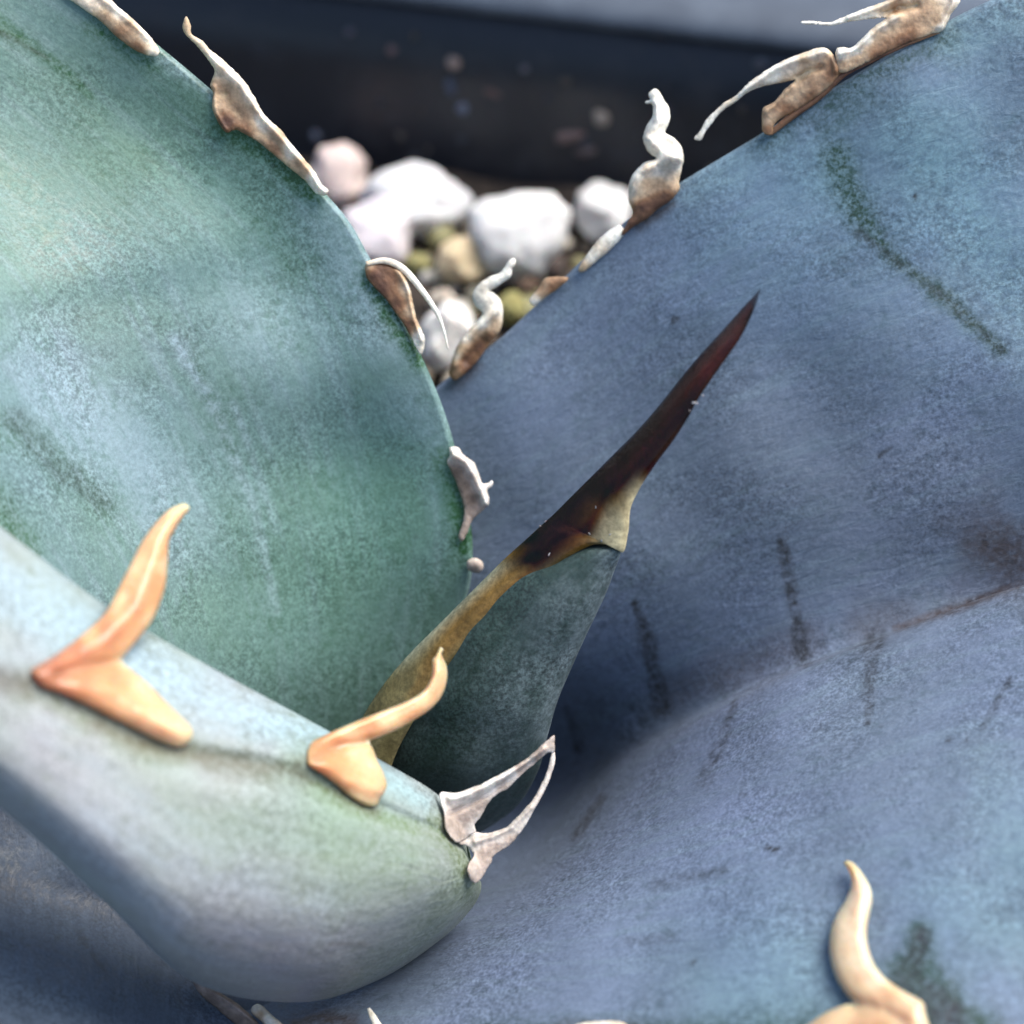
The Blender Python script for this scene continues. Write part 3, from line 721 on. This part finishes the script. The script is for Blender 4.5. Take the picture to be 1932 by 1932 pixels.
def tooth(parent, key, pal, polys=(), colours=(), ridges=(), strokes=(), T=(1, 0, 0), flat=0.6, cap=14, step=2.6, off=-0.25, name='marginal_tooth', mat=None, label=None):
    """A tooth as a solid of its own: outlines (in local units, T = scale, x0, y0 to the survey grid) swelled to a
    lens-like thickness, ridges (amplitude mm, width, polyline) pressed into them, and free strokes as tapered tubes."""
    k, ox, oy = T
    cvt = lambda L: np.array([(p[0] * k + ox, p[1] * k + oy) + tuple(p[2:]) for p in L], float)
    V, F, tone = [], [], []
    cpts = cvt(colours) if len(colours) else None
    def tone_at(x, y):
        if cpts is None: return np.zeros(len(x))
        d = np.hypot(x[:, None] - cpts[None, :, 0], y[:, None] - cpts[None, :, 1])
        w = 1 / (d + 3.0) ** 3; return (w * cpts[None, :, 2]).sum(1) / w.sum(1)
    def base_depth(x, y):
        sd = np.array([surf_depth(key, a, b) for a, b in zip(x, y)])
        A = np.column_stack([np.ones(len(x)), x, y]); co, *_ = np.linalg.lstsq(A, sd, rcond=None)
        g, kd = GRIDS[key]
        on = np.array([kd.find((a, b, 0))[2] < 6 for a, b in zip(x, y)])
        pl = A @ co
        return np.where(on, np.minimum(pl, sd - 0.05), pl)
    for poly in polys:
        P0 = cvt(poly)
        P = catmull(P0, len(P0) * 4, 0, True)
        # even spacing round the outline
        seg = np.linalg.norm(np.diff(np.vstack([P, P[:1]]), axis=0), axis=1); cs = np.concatenate([[0], np.cumsum(seg)])
        n = max(24, int(cs[-1] / (step * 1.1))); q = np.linspace(0, cs[-1], n, endpoint=False); PP = np.vstack([P, P[:1]])
        P = np.column_stack([np.interp(q, cs, PP[:, 0]), np.interp(q, cs, PP[:, 1])])
        if mat is None:
            P = P + np.array([(noise.noise((a * .11, b * .11, 1)) * 0.9 + noise.noise((a * .3, b * .3, 5)) * 0.45, noise.noise((a * .11, b * .11, 8)) * 0.9 + noise.noise((a * .3, b * .3, 15)) * 0.45) for a, b in P])
        lo, hi = P.min(0), P.max(0)
        gx, gy = np.meshgrid(np.arange(lo[0], hi[0], step), np.arange(lo[1], hi[1], step)); gx = gx + (np.arange(gx.shape[0]) % 2)[:, None] * step / 2
        gx, gy = gx.ravel(), gy.ravel(); ins = in_poly(gx, gy, P); gx, gy = gx[ins], gy[ins]
        closed = np.vstack([P, P[:1]])
        dist, _ = seg_dist(gx, gy, closed); ok = dist > step * 0.6; gx, gy = gx[ok], gy[ok]
        pts = np.vstack([P, np.column_stack([gx, gy])])
        vo, eo, fo, *_r = delaunay_2d_cdt([Vector((a, -b)) for a, b in pts], [], [list(range(n))], 1, 1e-6)
        vo = np.array([(v[0], -v[1]) for v in vo])
        dist, _ = seg_dist(vo[:, 0], vo[:, 1], closed)
        edge = dist < 1e-3
        dc = np.minimum(dist, cap)
        h = flat * np.sqrt(np.maximum(2 * cap * dc - dc ** 2, 0)) * 0.8 + 0.2 * flat * dist
        h = np.minimum(h, dist * 1.6)
        nb = [set() for _ in vo]
        for f in fo:
            for i in range(len(f)): nb[f[i]].add(f[i - 1]); nb[f[i - 1]].add(f[i])
        nb = [list(x) for x in nb]
        def relax(a, it, keep=None):
            a = a.copy()
            for _ in range(it):
                b = np.array([a[x].mean() if x else a[i] for i, x in enumerate(nb)]); b = 0.5 * a + 0.5 * b
                a = np.where(keep, a, b) if keep is not None else b
            return a
        h = relax(h, 4, edge) * K
        d = relax(base_depth(vo[:, 0], vo[:, 1]), 12) + off
        rg = np.zeros(len(vo))
        for amp, w, pl in ridges:
            dd, _ = seg_dist(vo[:, 0], vo[:, 1], cvt(pl)); rg += (amp if mat is None else amp * 0.7) * np.exp(-(dd / (w * k)) ** 2)
        wav = np.array([noise.noise((a * 0.045, b * 0.045, 3)) for a, b in vo]) * 0.10 + np.array([noise.noise((a * 0.13, b * 0.13, 7)) for a, b in vo]) * (0.07 if mat is None else 0.02)
        damp = np.clip(dist / 6, 0, 1)
        front = np.column_stack([vo, d + wav * 0.6 - h - (rg + wav) * damp]); back = np.column_stack([vo, d + wav * 0.6 + h * 0.7])
        o0 = sum(len(v) for v in V); nvv = len(vo)
        bidx = np.where(edge, np.arange(nvv), np.arange(nvv) + nvv) + o0
        V += [front, back]; F += [[i + o0 for i in f] for f in fo] + [[int(bidx[i]) for i in f[::-1]] for f in fo]
        t = tone_at(vo[:, 0], vo[:, 1]); tone += [t, t]
    for st in strokes:
        pts = cvt(st)
        d = base_depth(pts[:, 0], pts[:, 1]) + off * 1.5
        q = catmull(np.column_stack([pts[:, :2], d, pts[:, 2] * k, pts[:, 3]]), 10 * len(pts)); q[:, 3] = np.maximum(q[:, 3], 0.8)
        tn = np.gradient(q[:, :2], axis=0); tn /= np.linalg.norm(tn, axis=1, keepdims=True) + 1e-9
        NS = 12; m = len(q); o0 = sum(len(v) for v in V)
        for kk in range(NS):
            pass
        ang = 2 * np.pi * np.arange(NS) / NS
        ring = np.stack([q[:, None, 0] - tn[:, None, 1] * q[:, None, 3] * np.cos(ang), q[:, None, 1] + tn[:, None, 0] * q[:, None, 3] * np.cos(ang), q[:, None, 2] + q[:, None, 3] * K * 0.8 * np.sin(ang)], -1)
        V.append(ring.reshape(-1, 3)); tone.append(np.repeat(q[:, 4], NS))
        F += [list(map(int, f)) for f in grid_faces(m, NS, o0, True)] + [[o0 + j for j in range(NS)], [o0 + (m - 1) * NS + j for j in range(NS)][::-1]]
    V = np.concatenate(V); tone = np.concatenate(tone); W = world_pt(V)
    me = bpy.data.meshes.new(name); me.from_pydata(W.tolist(), [], F)
    nz = np.array([noise.noise((p[0] * 900, p[1] * 900, p[2] * 900)) for p in W.tolist()])
    cv = np.clip(tone + nz * (0.14 if mat is None else 0.05), 0, 1); pl = np.array(PALS[pal]); xs = np.linspace(0, 1, len(pl))
    rgb = np.stack([np.interp(cv, xs, pl[:, c]) for c in range(3)], -1)
    set_color(me, 'tint', np.column_stack([rgb, np.ones(len(rgb))]))
    b = bmesh.new(); b.from_mesh(me); lone = [v for v in b.verts if not v.link_faces]
    bmesh.ops.delete(b, geom=lone, context='VERTS'); bmesh.ops.recalc_face_normals(b, faces=b.faces); b.to_mesh(me); b.free(); smooth(me)
    o = link(name, me, mat or MAT['dry'], parent)
    if label: o['label'] = label
    return o

Q1, Q2, Q3, Q4 = (.5, 0, 0), (.5, 966, 0), (.5, 0, 966), (.5, 966, 966)
GZ, RA, RB, RC = (.3307, 511.1, 191.7), (.3552, 1245.8, 0), (.1653, 766.7, 766.7), (.1984, 766.7, 1309.7)
# broad left leaf, dried teeth from the top down
tooth(leaf_left, 'left', 'dry', [[(180, -70), (260, -60), (340, -45), (400, -20), (440, 20), (500, 70), (560, 130), (600, 185), (595, 210), (575, 212), (530, 200), (480, 170), (430, 130), (380, 80), (330, 45), (280, 10), (210, -40)]],
      [(450, 40, .05), (560, 140, .1), (340, 0, .2), (450, 130, .65), (520, 185, .75), (390, 80, .5), (585, 195, .2), (300, -20, .2)], [(.25, 14, [(380, -10), (450, 40), (560, 140)])], T=Q1, flat=.45)
tooth(leaf_left, 'left', 'dry', [[(705, 62), (720, 95), (722, 128), (765, 155), (790, 185), (830, 215), (880, 262), (925, 310), (960, 365), (990, 420), (1020, 455), (1060, 490), (1090, 530), (1140, 590), (1190, 650), (1215, 695), (1240, 718), (1225, 738), (1190, 728), (1150, 680), (1100, 640), (1040, 590), (980, 540), (930, 510), (890, 490), (855, 500), (825, 465), (808, 430), (800, 400), (803, 350), (793, 320), (810, 270), (795, 240), (770, 205), (735, 165), (705, 135), (690, 110), (693, 75)]],
      [(705, 80, .4), (720, 120, .3), (800, 210, .12), (880, 280, .05), (950, 370, .12), (1000, 450, .05), (1100, 560, 0), (1200, 690, 0), (850, 380, .55), (860, 460, .95), (830, 330, .5), (905, 420, .5), (920, 490, .7), (1040, 570, .65), (1120, 640, .5), (805, 400, .3), (825, 270, .3)],
      [(.5, 20, [(795, 215), (900, 310), (1000, 450), (1150, 620), (1225, 720)]), (.25, 10, [(805, 330), (806, 420), (850, 492)]), (-.3, 26, [(850, 360), (900, 440)])], T=Q1, flat=.4)
tooth(leaf_left, 'left', 'dry', [[(540, 930), (600, 915), (680, 930), (740, 965), (775, 1020), (800, 1080), (815, 1160), (830, 1230), (855, 1290), (880, 1360), (865, 1440), (840, 1430), (820, 1390), (790, 1330), (750, 1260), (700, 1190), (650, 1120), (590, 1060), (545, 1000)]],
      [(600, 980, .98), (640, 1060, .98), (690, 1000, .8), (700, 1150, .88), (770, 1280, .85), (740, 970, .35), (785, 1060, .15), (815, 1200, .3), (860, 1350, .05), (850, 1420, .1), (560, 930, .5)], [(.35, 20, [(730, 960), (790, 1070), (825, 1240), (862, 1360)])],
      [[(543, 925, 13, .3), (650, 908, 19, .1), (752, 952, 20, .05), (850, 1062, 18, 0), (940, 1192, 14, 0), (982, 1292, 9, 0), (1012, 1412, 4, .1)]], T=GZ, flat=.4)
tooth(leaf_left, 'left', 'grey', [[(490, 470), (590, 465), (640, 540), (720, 600), (780, 650), (820, 750), (850, 830), (870, 880), (930, 870), (970, 845), (995, 870), (975, 920), (925, 960), (945, 1050), (940, 1130), (920, 1140), (860, 1200), (760, 1290), (720, 1380), (690, 1450), (640, 1540), (600, 1510), (600, 1450), (640, 1340), (660, 1200), (640, 1080), (600, 960), (560, 850), (510, 740), (480, 680), (460, 620), (495, 560)]],
      [(540, 520, .1), (640, 600, .1), (740, 700, .02), (800, 850, 0), (850, 930, 0), (900, 1060, 0), (960, 880, 0), (580, 760, .9), (680, 900, .85), (760, 1050, .8), (720, 1200, .55), (640, 1450, .45)], [(.5, 50, [(520, 540), (680, 630), (780, 800), (850, 950), (920, 1120)])], T=RB, flat=.4, step=2.0)
tooth(leaf_left, 'left', 'grey', [[(690, 1780), (740, 1735), (820, 1735), (870, 1780), (880, 1850), (830, 1900), (750, 1890), (695, 1850)]], [(780, 1820, .25)], T=RB, flat=.7)
# slate-blue leaf, far margin
tooth(leaf_right, 'right', 'dry', [[(1020, 1560), (1025, 1500), (1050, 1420), (1090, 1350), (1140, 1290), (1180, 1250), (1205, 1205), (1170, 1170), (1150, 1120), (1160, 1075), (1200, 1030), (1250, 1000), (1310, 975), (1335, 940), (1360, 905), (1390, 895), (1395, 920), (1375, 960), (1370, 1000), (1330, 1030), (1280, 1060), (1250, 1080), (1275, 1095), (1310, 1130), (1325, 1190), (1320, 1260), (1300, 1320), (1240, 1390), (1180, 1480), (1100, 1560), (1050, 1590)]],
      [(1120, 1480, .9), (1180, 1400, .85), (1240, 1340, .75), (1060, 1540, .6), (1060, 1450, .15), (1110, 1340, .05), (1210, 1260, 0), (1290, 1180, 0), (1200, 1110, 0), (1280, 1020, 0), (1380, 920, 0), (1295, 1270, .3), (1150, 1540, .95)], [(.3, 24, [(1040, 1500), (1110, 1350), (1230, 1240), (1300, 1180)]), (-.3, 30, [(1120, 1480), (1210, 1370)])], T=GZ, flat=.6)
tooth(leaf_right, 'right', 'dry', [[(1475, 1140), (1480, 1120), (1530, 1060), (1560, 1010), (1600, 1000), (1670, 1000), (1700, 1010), (1640, 1065), (1560, 1120), (1500, 1165)]], [(1490, 1130, .1), (1560, 1050, .5), (1640, 1020, .6), (1600, 1060, .7)], T=GZ, flat=.5)
tooth(leaf_right, 'right', 'dry', [[(250, 1015), (290, 950), (330, 900), (380, 860), (410, 850), (422, 880), (390, 925), (320, 985), (270, 1025)]], [(300, 960, .15), (380, 880, 0), (270, 1005, .4)], T=Q2, flat=.6)
tooth(leaf_right, 'right', 'dry', [[(515, 355), (535, 335), (555, 345), (575, 380), (590, 400), (597, 440), (590, 470), (578, 500), (610, 520), (640, 555), (648, 600), (640, 640), (630, 685), (632, 715), (600, 755), (550, 790), (510, 825), (460, 855), (430, 880), (410, 885), (440, 830), (455, 800), (440, 760), (437, 720), (445, 680), (470, 640), (505, 610), (545, 598), (515, 575), (497, 540), (495, 510), (510, 470), (530, 440), (532, 410), (528, 392), (505, 392), (503, 382), (520, 376)]],
      [(540, 360, 0), (560, 440, 0), (540, 640, .12), (510, 700, .4), (560, 700, .5), (590, 670, .25), (500, 780, .95), (570, 745, .9), (450, 720, .1), (470, 660, .03), (620, 600, 0), (540, 540, .02), (580, 570, 0), (440, 850, .85), (540, 770, 1), (480, 720, .35)],
      [(.6, 26, [(450, 700), (480, 650), (540, 612), (600, 600), (635, 590)]), (.5, 24, [(505, 530), (560, 565), (630, 600)]), (.4, 20, [(535, 400), (550, 460), (525, 520)]), (-.4, 22, [(540, 590), (590, 545)])], T=Q2, flat=.75)
tooth(leaf_right, 'right', 'dry', [[(180, 735), (215, 690), (240, 640), (290, 590), (340, 545), (400, 510), (430, 480), (470, 440), (530, 395), (600, 350), (680, 310), (760, 280), (830, 255), (880, 255), (915, 285), (935, 320), (960, 325), (965, 370), (935, 420), (900, 460), (850, 500), (780, 550), (700, 600), (650, 625), (605, 660), (595, 715), (545, 705), (540, 640), (545, 575), (600, 545), (640, 500), (665, 470), (690, 450), (715, 425), (640, 440), (560, 455), (500, 475), (450, 500), (410, 535), (350, 575), (310, 610), (270, 660), (240, 700), (215, 745)]],
      [(250, 650, 0), (340, 560, .15), (450, 480, 0), (600, 380, 0), (700, 330, .05), (800, 290, .12), (870, 270, .2), (850, 360, .55), (900, 340, .6), (800, 420, .5), (780, 350, .35), (760, 470, .42), (700, 520, .42), (620, 580, .55), (570, 640, .45), (570, 690, .65), (920, 400, .7), (680, 590, .75), (800, 520, .7)],
      [(.35, 22, [(430, 490), (600, 365), (700, 325), (880, 272)]), (.3, 14, [(552, 600), (620, 540), (680, 470), (720, 430)]), (.25, 12, [(920, 300), (930, 380)]), (-.35, 20, [(720, 430), (790, 380), (850, 360)])], T=RA, flat=.4)
tooth(leaf_right, 'right', 'dry', [[(750, 112), (820, 112), (900, 118), (960, 95), (1020, 70), (1100, 40), (1170, 15), (1230, -10), (1300, -50), (1500, -60), (1590, -10), (1580, 30), (1550, 70), (1530, 110), (1500, 165), (1440, 180), (1380, 205), (1320, 228), (1250, 258), (1180, 292), (1100, 330), (1020, 370), (980, 385), (945, 380), (935, 330), (930, 280), (940, 255), (970, 250), (1010, 255), (1060, 215), (1110, 165), (1150, 130), (1200, 95), (1120, 100), (1040, 110), (960, 125), (900, 138), (830, 130), (755, 128)]],
      [(800, 120, 0), (900, 128, .03), (1000, 95, .02), (1100, 70, .05), (1200, 30, .15), (960, 290, 0), (1030, 270, 0), (1100, 210, 0), (1180, 140, .1), (1240, 90, .2), (1200, 230, .65), (1300, 150, .6), (1400, 80, .6), (1250, 55, .75), (1460, 100, .55), (1150, 260, .6), (1050, 320, .4), (970, 350, .5), (1560, 20, .1), (1520, 90, .2), (1490, 150, .1), (1350, 0, .35), (1300, 210, .85), (1150, 295, .85)],
      [(.45, 26, [(950, 285), (1050, 240), (1150, 150), (1260, 85)]), (-.4, 22, [(1180, 80), (1260, 50), (1360, 30)]), (.3, 20, [(1560, 0), (1530, 80), (1490, 150)]), (.25, 16, [(1000, 90), (1150, 40), (1280, -20)])], T=RA, flat=.4)
tooth(leaf_right, 'right', 'dry', strokes=[[(585, 708, 14, .7), (705, 612, 20, .85), (850, 505, 20, .9), (975, 392, 18, .95), (1110, 324, 16, .9), (1280, 244, 14, .85), (1480, 168, 10, .6)]], T=RA, name='horny_edge', off=-.05)
# slate-blue leaf, near margin
tooth(leaf_right, 'right', 'cream', [[(1250, 1325), (1265, 1315), (1290, 1325), (1320, 1360), (1350, 1410), (1360, 1460), (1350, 1520), (1340, 1580), (1345, 1640), (1365, 1700), (1400, 1750), (1450, 1790), (1510, 1825), (1550, 1850), (1560, 1890), (1560, 2000), (1300, 2030), (1060, 2000), (1130, 1925), (1200, 1880), (1260, 1858), (1290, 1855), (1255, 1810), (1225, 1760), (1205, 1700), (1197, 1640), (1205, 1570), (1230, 1510), (1265, 1450), (1280, 1400), (1268, 1350)]],
      [(1265, 1330, .35), (1300, 1400, .1), (1330, 1450, 0), (1290, 1560, .12), (1310, 1620, .05), (1260, 1660, .25), (1320, 1700, .05), (1300, 1760, .35), (1400, 1830, .5), (1380, 1760, .05), (1250, 1900, .3), (1500, 1850, .15), (1480, 1900, .5), (1400, 1950, .65), (1300, 1950, .6), (1150, 1950, .4), (1540, 1880, .15)],  # palest points along the crest paint its highlight
      [(.4, 30, [(1330, 1450), (1310, 1600), (1340, 1710), (1440, 1800), (1540, 1860)]), (-.5, 26, [(1290, 1858), (1400, 1880), (1480, 1930)])], T=Q4, flat=.7, cap=34, mat=MAT['horn'], off=-.6)
tooth(leaf_right, 'right', 'dry', [[(1075, 1945), (1090, 1932), (1125, 1927), (1165, 1927), (1185, 1936), (1195, 1960), (1130, 1975), (1075, 1965)]], [(1130, 1935, .05), (1130, 1965, .5)], flat=.6, off=-.5)
tooth(leaf_right, 'right', 'dry', strokes=[[(695, 1902, 3, 0), (703, 1918, 6.5, 0), (712, 1935, 8, .05), (728, 1965, 13, .3)]], off=-.8)
tooth(leaf_right, 'right', 'grey', [[(362, 1846), (374, 1843), (392, 1858), (420, 1876), (446, 1892), (470, 1912), (492, 1938), (480, 1960), (440, 1930), (408, 1902), (382, 1880), (368, 1862)]], [(372, 1852, .45), (420, 1880, .5), (405, 1890, .75), (460, 1905, .5), (450, 1928, .8)], [(.3, 6, [(370, 1850), (420, 1880), (480, 1925)])], flat=.5, off=-.6)
tooth(leaf_right, 'right', 'dry', [[(474, 1902), (484, 1894), (496, 1898), (512, 1914), (532, 1930), (575, 1965), (530, 1965), (496, 1930), (476, 1912)]], [(486, 1900, .05), (510, 1920, .02), (490, 1915, .35), (540, 1950, .3)], flat=.6, off=-.8)
# sage leaf in front
tooth(leaf_front, 'front', 'orange', [[(705, -30), (715, -10), (690, 20), (660, 70), (640, 110), (635, 180), (628, 260), (610, 330), (575, 410), (530, 470), (490, 520), (460, 560), (500, 600), (560, 650), (620, 710), (680, 770), (720, 810), (725, 850), (690, 885), (640, 880), (560, 845), (480, 805), (400, 765), (300, 715), (220, 680), (160, 660), (125, 620), (120, 595), (150, 575), (220, 530), (300, 470), (370, 410), (410, 360), (450, 280), (490, 200), (530, 120), (570, 60), (630, -5), (680, -30)]],
      [(700, -15, 0), (650, 40, .12), (600, 150, .32), (560, 250, .4), (510, 360, .5), (400, 460, .6), (300, 530, .7), (200, 580, .8), (300, 620, .55), (420, 610, .5), (400, 690, .4), (500, 720, .25), (600, 770, .12), (690, 830, .02), (430, 325, .12), (630, 200, .05), (570, 410, .12), (480, 560, .1), (560, 655, .05), (500, 190, .1), (330, 455, .2)],  # pale edge points paint the translucent rim glow as colour
      [(.5, 40, [(650, 40), (590, 180), (520, 360), (400, 470), (200, 580)]), (-.6, 26, [(220, 610), (360, 580), (470, 560)]), (.4, 40, [(300, 650), (450, 680), (640, 810)])], T=Q3, flat=.65, cap=30, mat=MAT['horn'], off=-.15)
tooth(leaf_front, 'front', 'orange', [[(1660, 510), (1675, 520), (1668, 540), (1685, 580), (1688, 630), (1670, 690), (1630, 740), (1580, 775), (1500, 820), (1430, 850), (1395, 865), (1410, 900), (1425, 940), (1450, 990), (1460, 1030), (1450, 1060), (1435, 1080), (1425, 1105), (1390, 1110), (1330, 1080), (1270, 1030), (1210, 985), (1165, 955), (1160, 920), (1165, 890), (1180, 865), (1240, 835), (1330, 795), (1430, 755), (1530, 715), (1590, 680), (1620, 640), (1632, 600), (1630, 560), (1645, 540)]],
      [(1300, 815, .02), (1450, 762, .02), (1580, 700, .02), (1660, 600, .12), (1640, 680, .25), (1560, 760, .35), (1400, 820, .42), (1270, 870, .45), (1200, 900, .55), (1250, 960, .45), (1330, 1000, .28), (1400, 1050, .15), (1400, 950, .05), (1370, 900, .15), (1665, 520, .3)],  # pale upper edge paints the rim glow as colour
      [(.35, 18, [(1220, 860), (1430, 770), (1590, 690), (1650, 600)]), (-.5, 20, [(1190, 925), (1300, 880), (1395, 866)]), (.35, 30, [(1240, 950), (1340, 950), (1420, 1040)])], T=Q3, flat=.62, cap=26, mat=MAT['horn'], off=-.15)
tooth(leaf_front, 'front', 'grey', [
    [(310, 965), (340, 930), (400, 935), (480, 937), (540, 920), (600, 895), (700, 860), (800, 808), (900, 755), (1000, 700), (1100, 640), (1200, 565), (1290, 480), (1390, 398), (1412, 398), (1408, 460), (1415, 510), (1400, 560), (1370, 555), (1340, 560), (1270, 620), (1150, 720), (1050, 810), (960, 905), (900, 930), (820, 990), (770, 1050), (740, 1110), (700, 1180), (650, 1240), (660, 1310), (600, 1340), (560, 1380), (500, 1410), (460, 1400), (400, 1330), (370, 1260), (360, 1180), (355, 1120), (330, 1040)],
    [(1390, 530), (1412, 550), (1415, 640), (1390, 740), (1350, 850), (1300, 950), (1240, 1060), (1200, 1130), (1140, 1240), (1060, 1350), (980, 1440), (880, 1500), (820, 1550), (810, 1600), (770, 1660), (730, 1730), (680, 1790), (630, 1790), (600, 1750), (580, 1680), (600, 1600), (640, 1540), (615, 1480), (560, 1440), (500, 1425), (540, 1385), (590, 1350), (640, 1310), (720, 1320), (800, 1315), (880, 1290), (950, 1265), (1020, 1200), (1090, 1130), (1150, 1060), (1200, 1010), (1250, 910), (1300, 820), (1340, 720), (1365, 620)]],
      [(350, 960, .05), (480, 1000, .1), (600, 960, .02), (800, 870, 0), (1000, 760, 0), (1200, 620, .1), (1380, 440, .35), (450, 1200, .42), (560, 1180, .35), (500, 1320, .42), (700, 1060, .38), (900, 910, .35), (1100, 740, .42), (1250, 620, .55), (620, 1290, .05), (1390, 640, .1), (1330, 800, .15), (1220, 1020, .2), (1100, 1180, .05), (1000, 1280, .05), (850, 1360, .1), (700, 1380, .1), (650, 1440, .05), (1000, 1400, .35), (850, 1460, .45), (750, 1540, .42), (680, 1600, .35), (650, 1700, .3), (640, 1770, .4)],
      [(.35, 36, [(420, 1000), (600, 950), (800, 850), (1000, 740), (1300, 520)]), (-.3, 26, [(400, 1140), (560, 1070), (800, 940), (1000, 800), (1200, 640)]), (.25, 30, [(660, 1400), (850, 1340), (1000, 1260), (1180, 1080)])], T=RC, flat=.28, step=2.0, off=-.5, label='dried skeletal tooth with a narrow open loop')

# flakes of wax on the spine
for i, (x, y, r) in enumerate([(1311, 760, 7), (1326, 746, 4.5), (1301, 775, 4), (1135, 1021, 4.5), (1112, 1007, 3.5), (1151, 1008, 3), (1036, 1046, 4.5), (1124, 957, 3), (1019, 993, 5), (1029, 984, 3.5)]):
    near = SPG[np.argsort(np.hypot(SPG[:, 0] - x, SPG[:, 1] - y))[:12]]; q = near[near[:, 2].argmin()]
    o = bpy.data.objects.new('wax_flake', pebble_mesh('wax_flake', 700 + i, sub=2)); COL.objects.link(o); o.parent = leaf_young
    o.location = world_pt([x, y, q[2]])
    o.scale = [r * 0.9 * K * MM, r * K * 0.45 * MM, r * K * 0.35 * MM]; o.color = (0.30, 0.29, 0.30, 1); o.rotation_euler = (0.3 * i, 0.6 * i, i * .7)
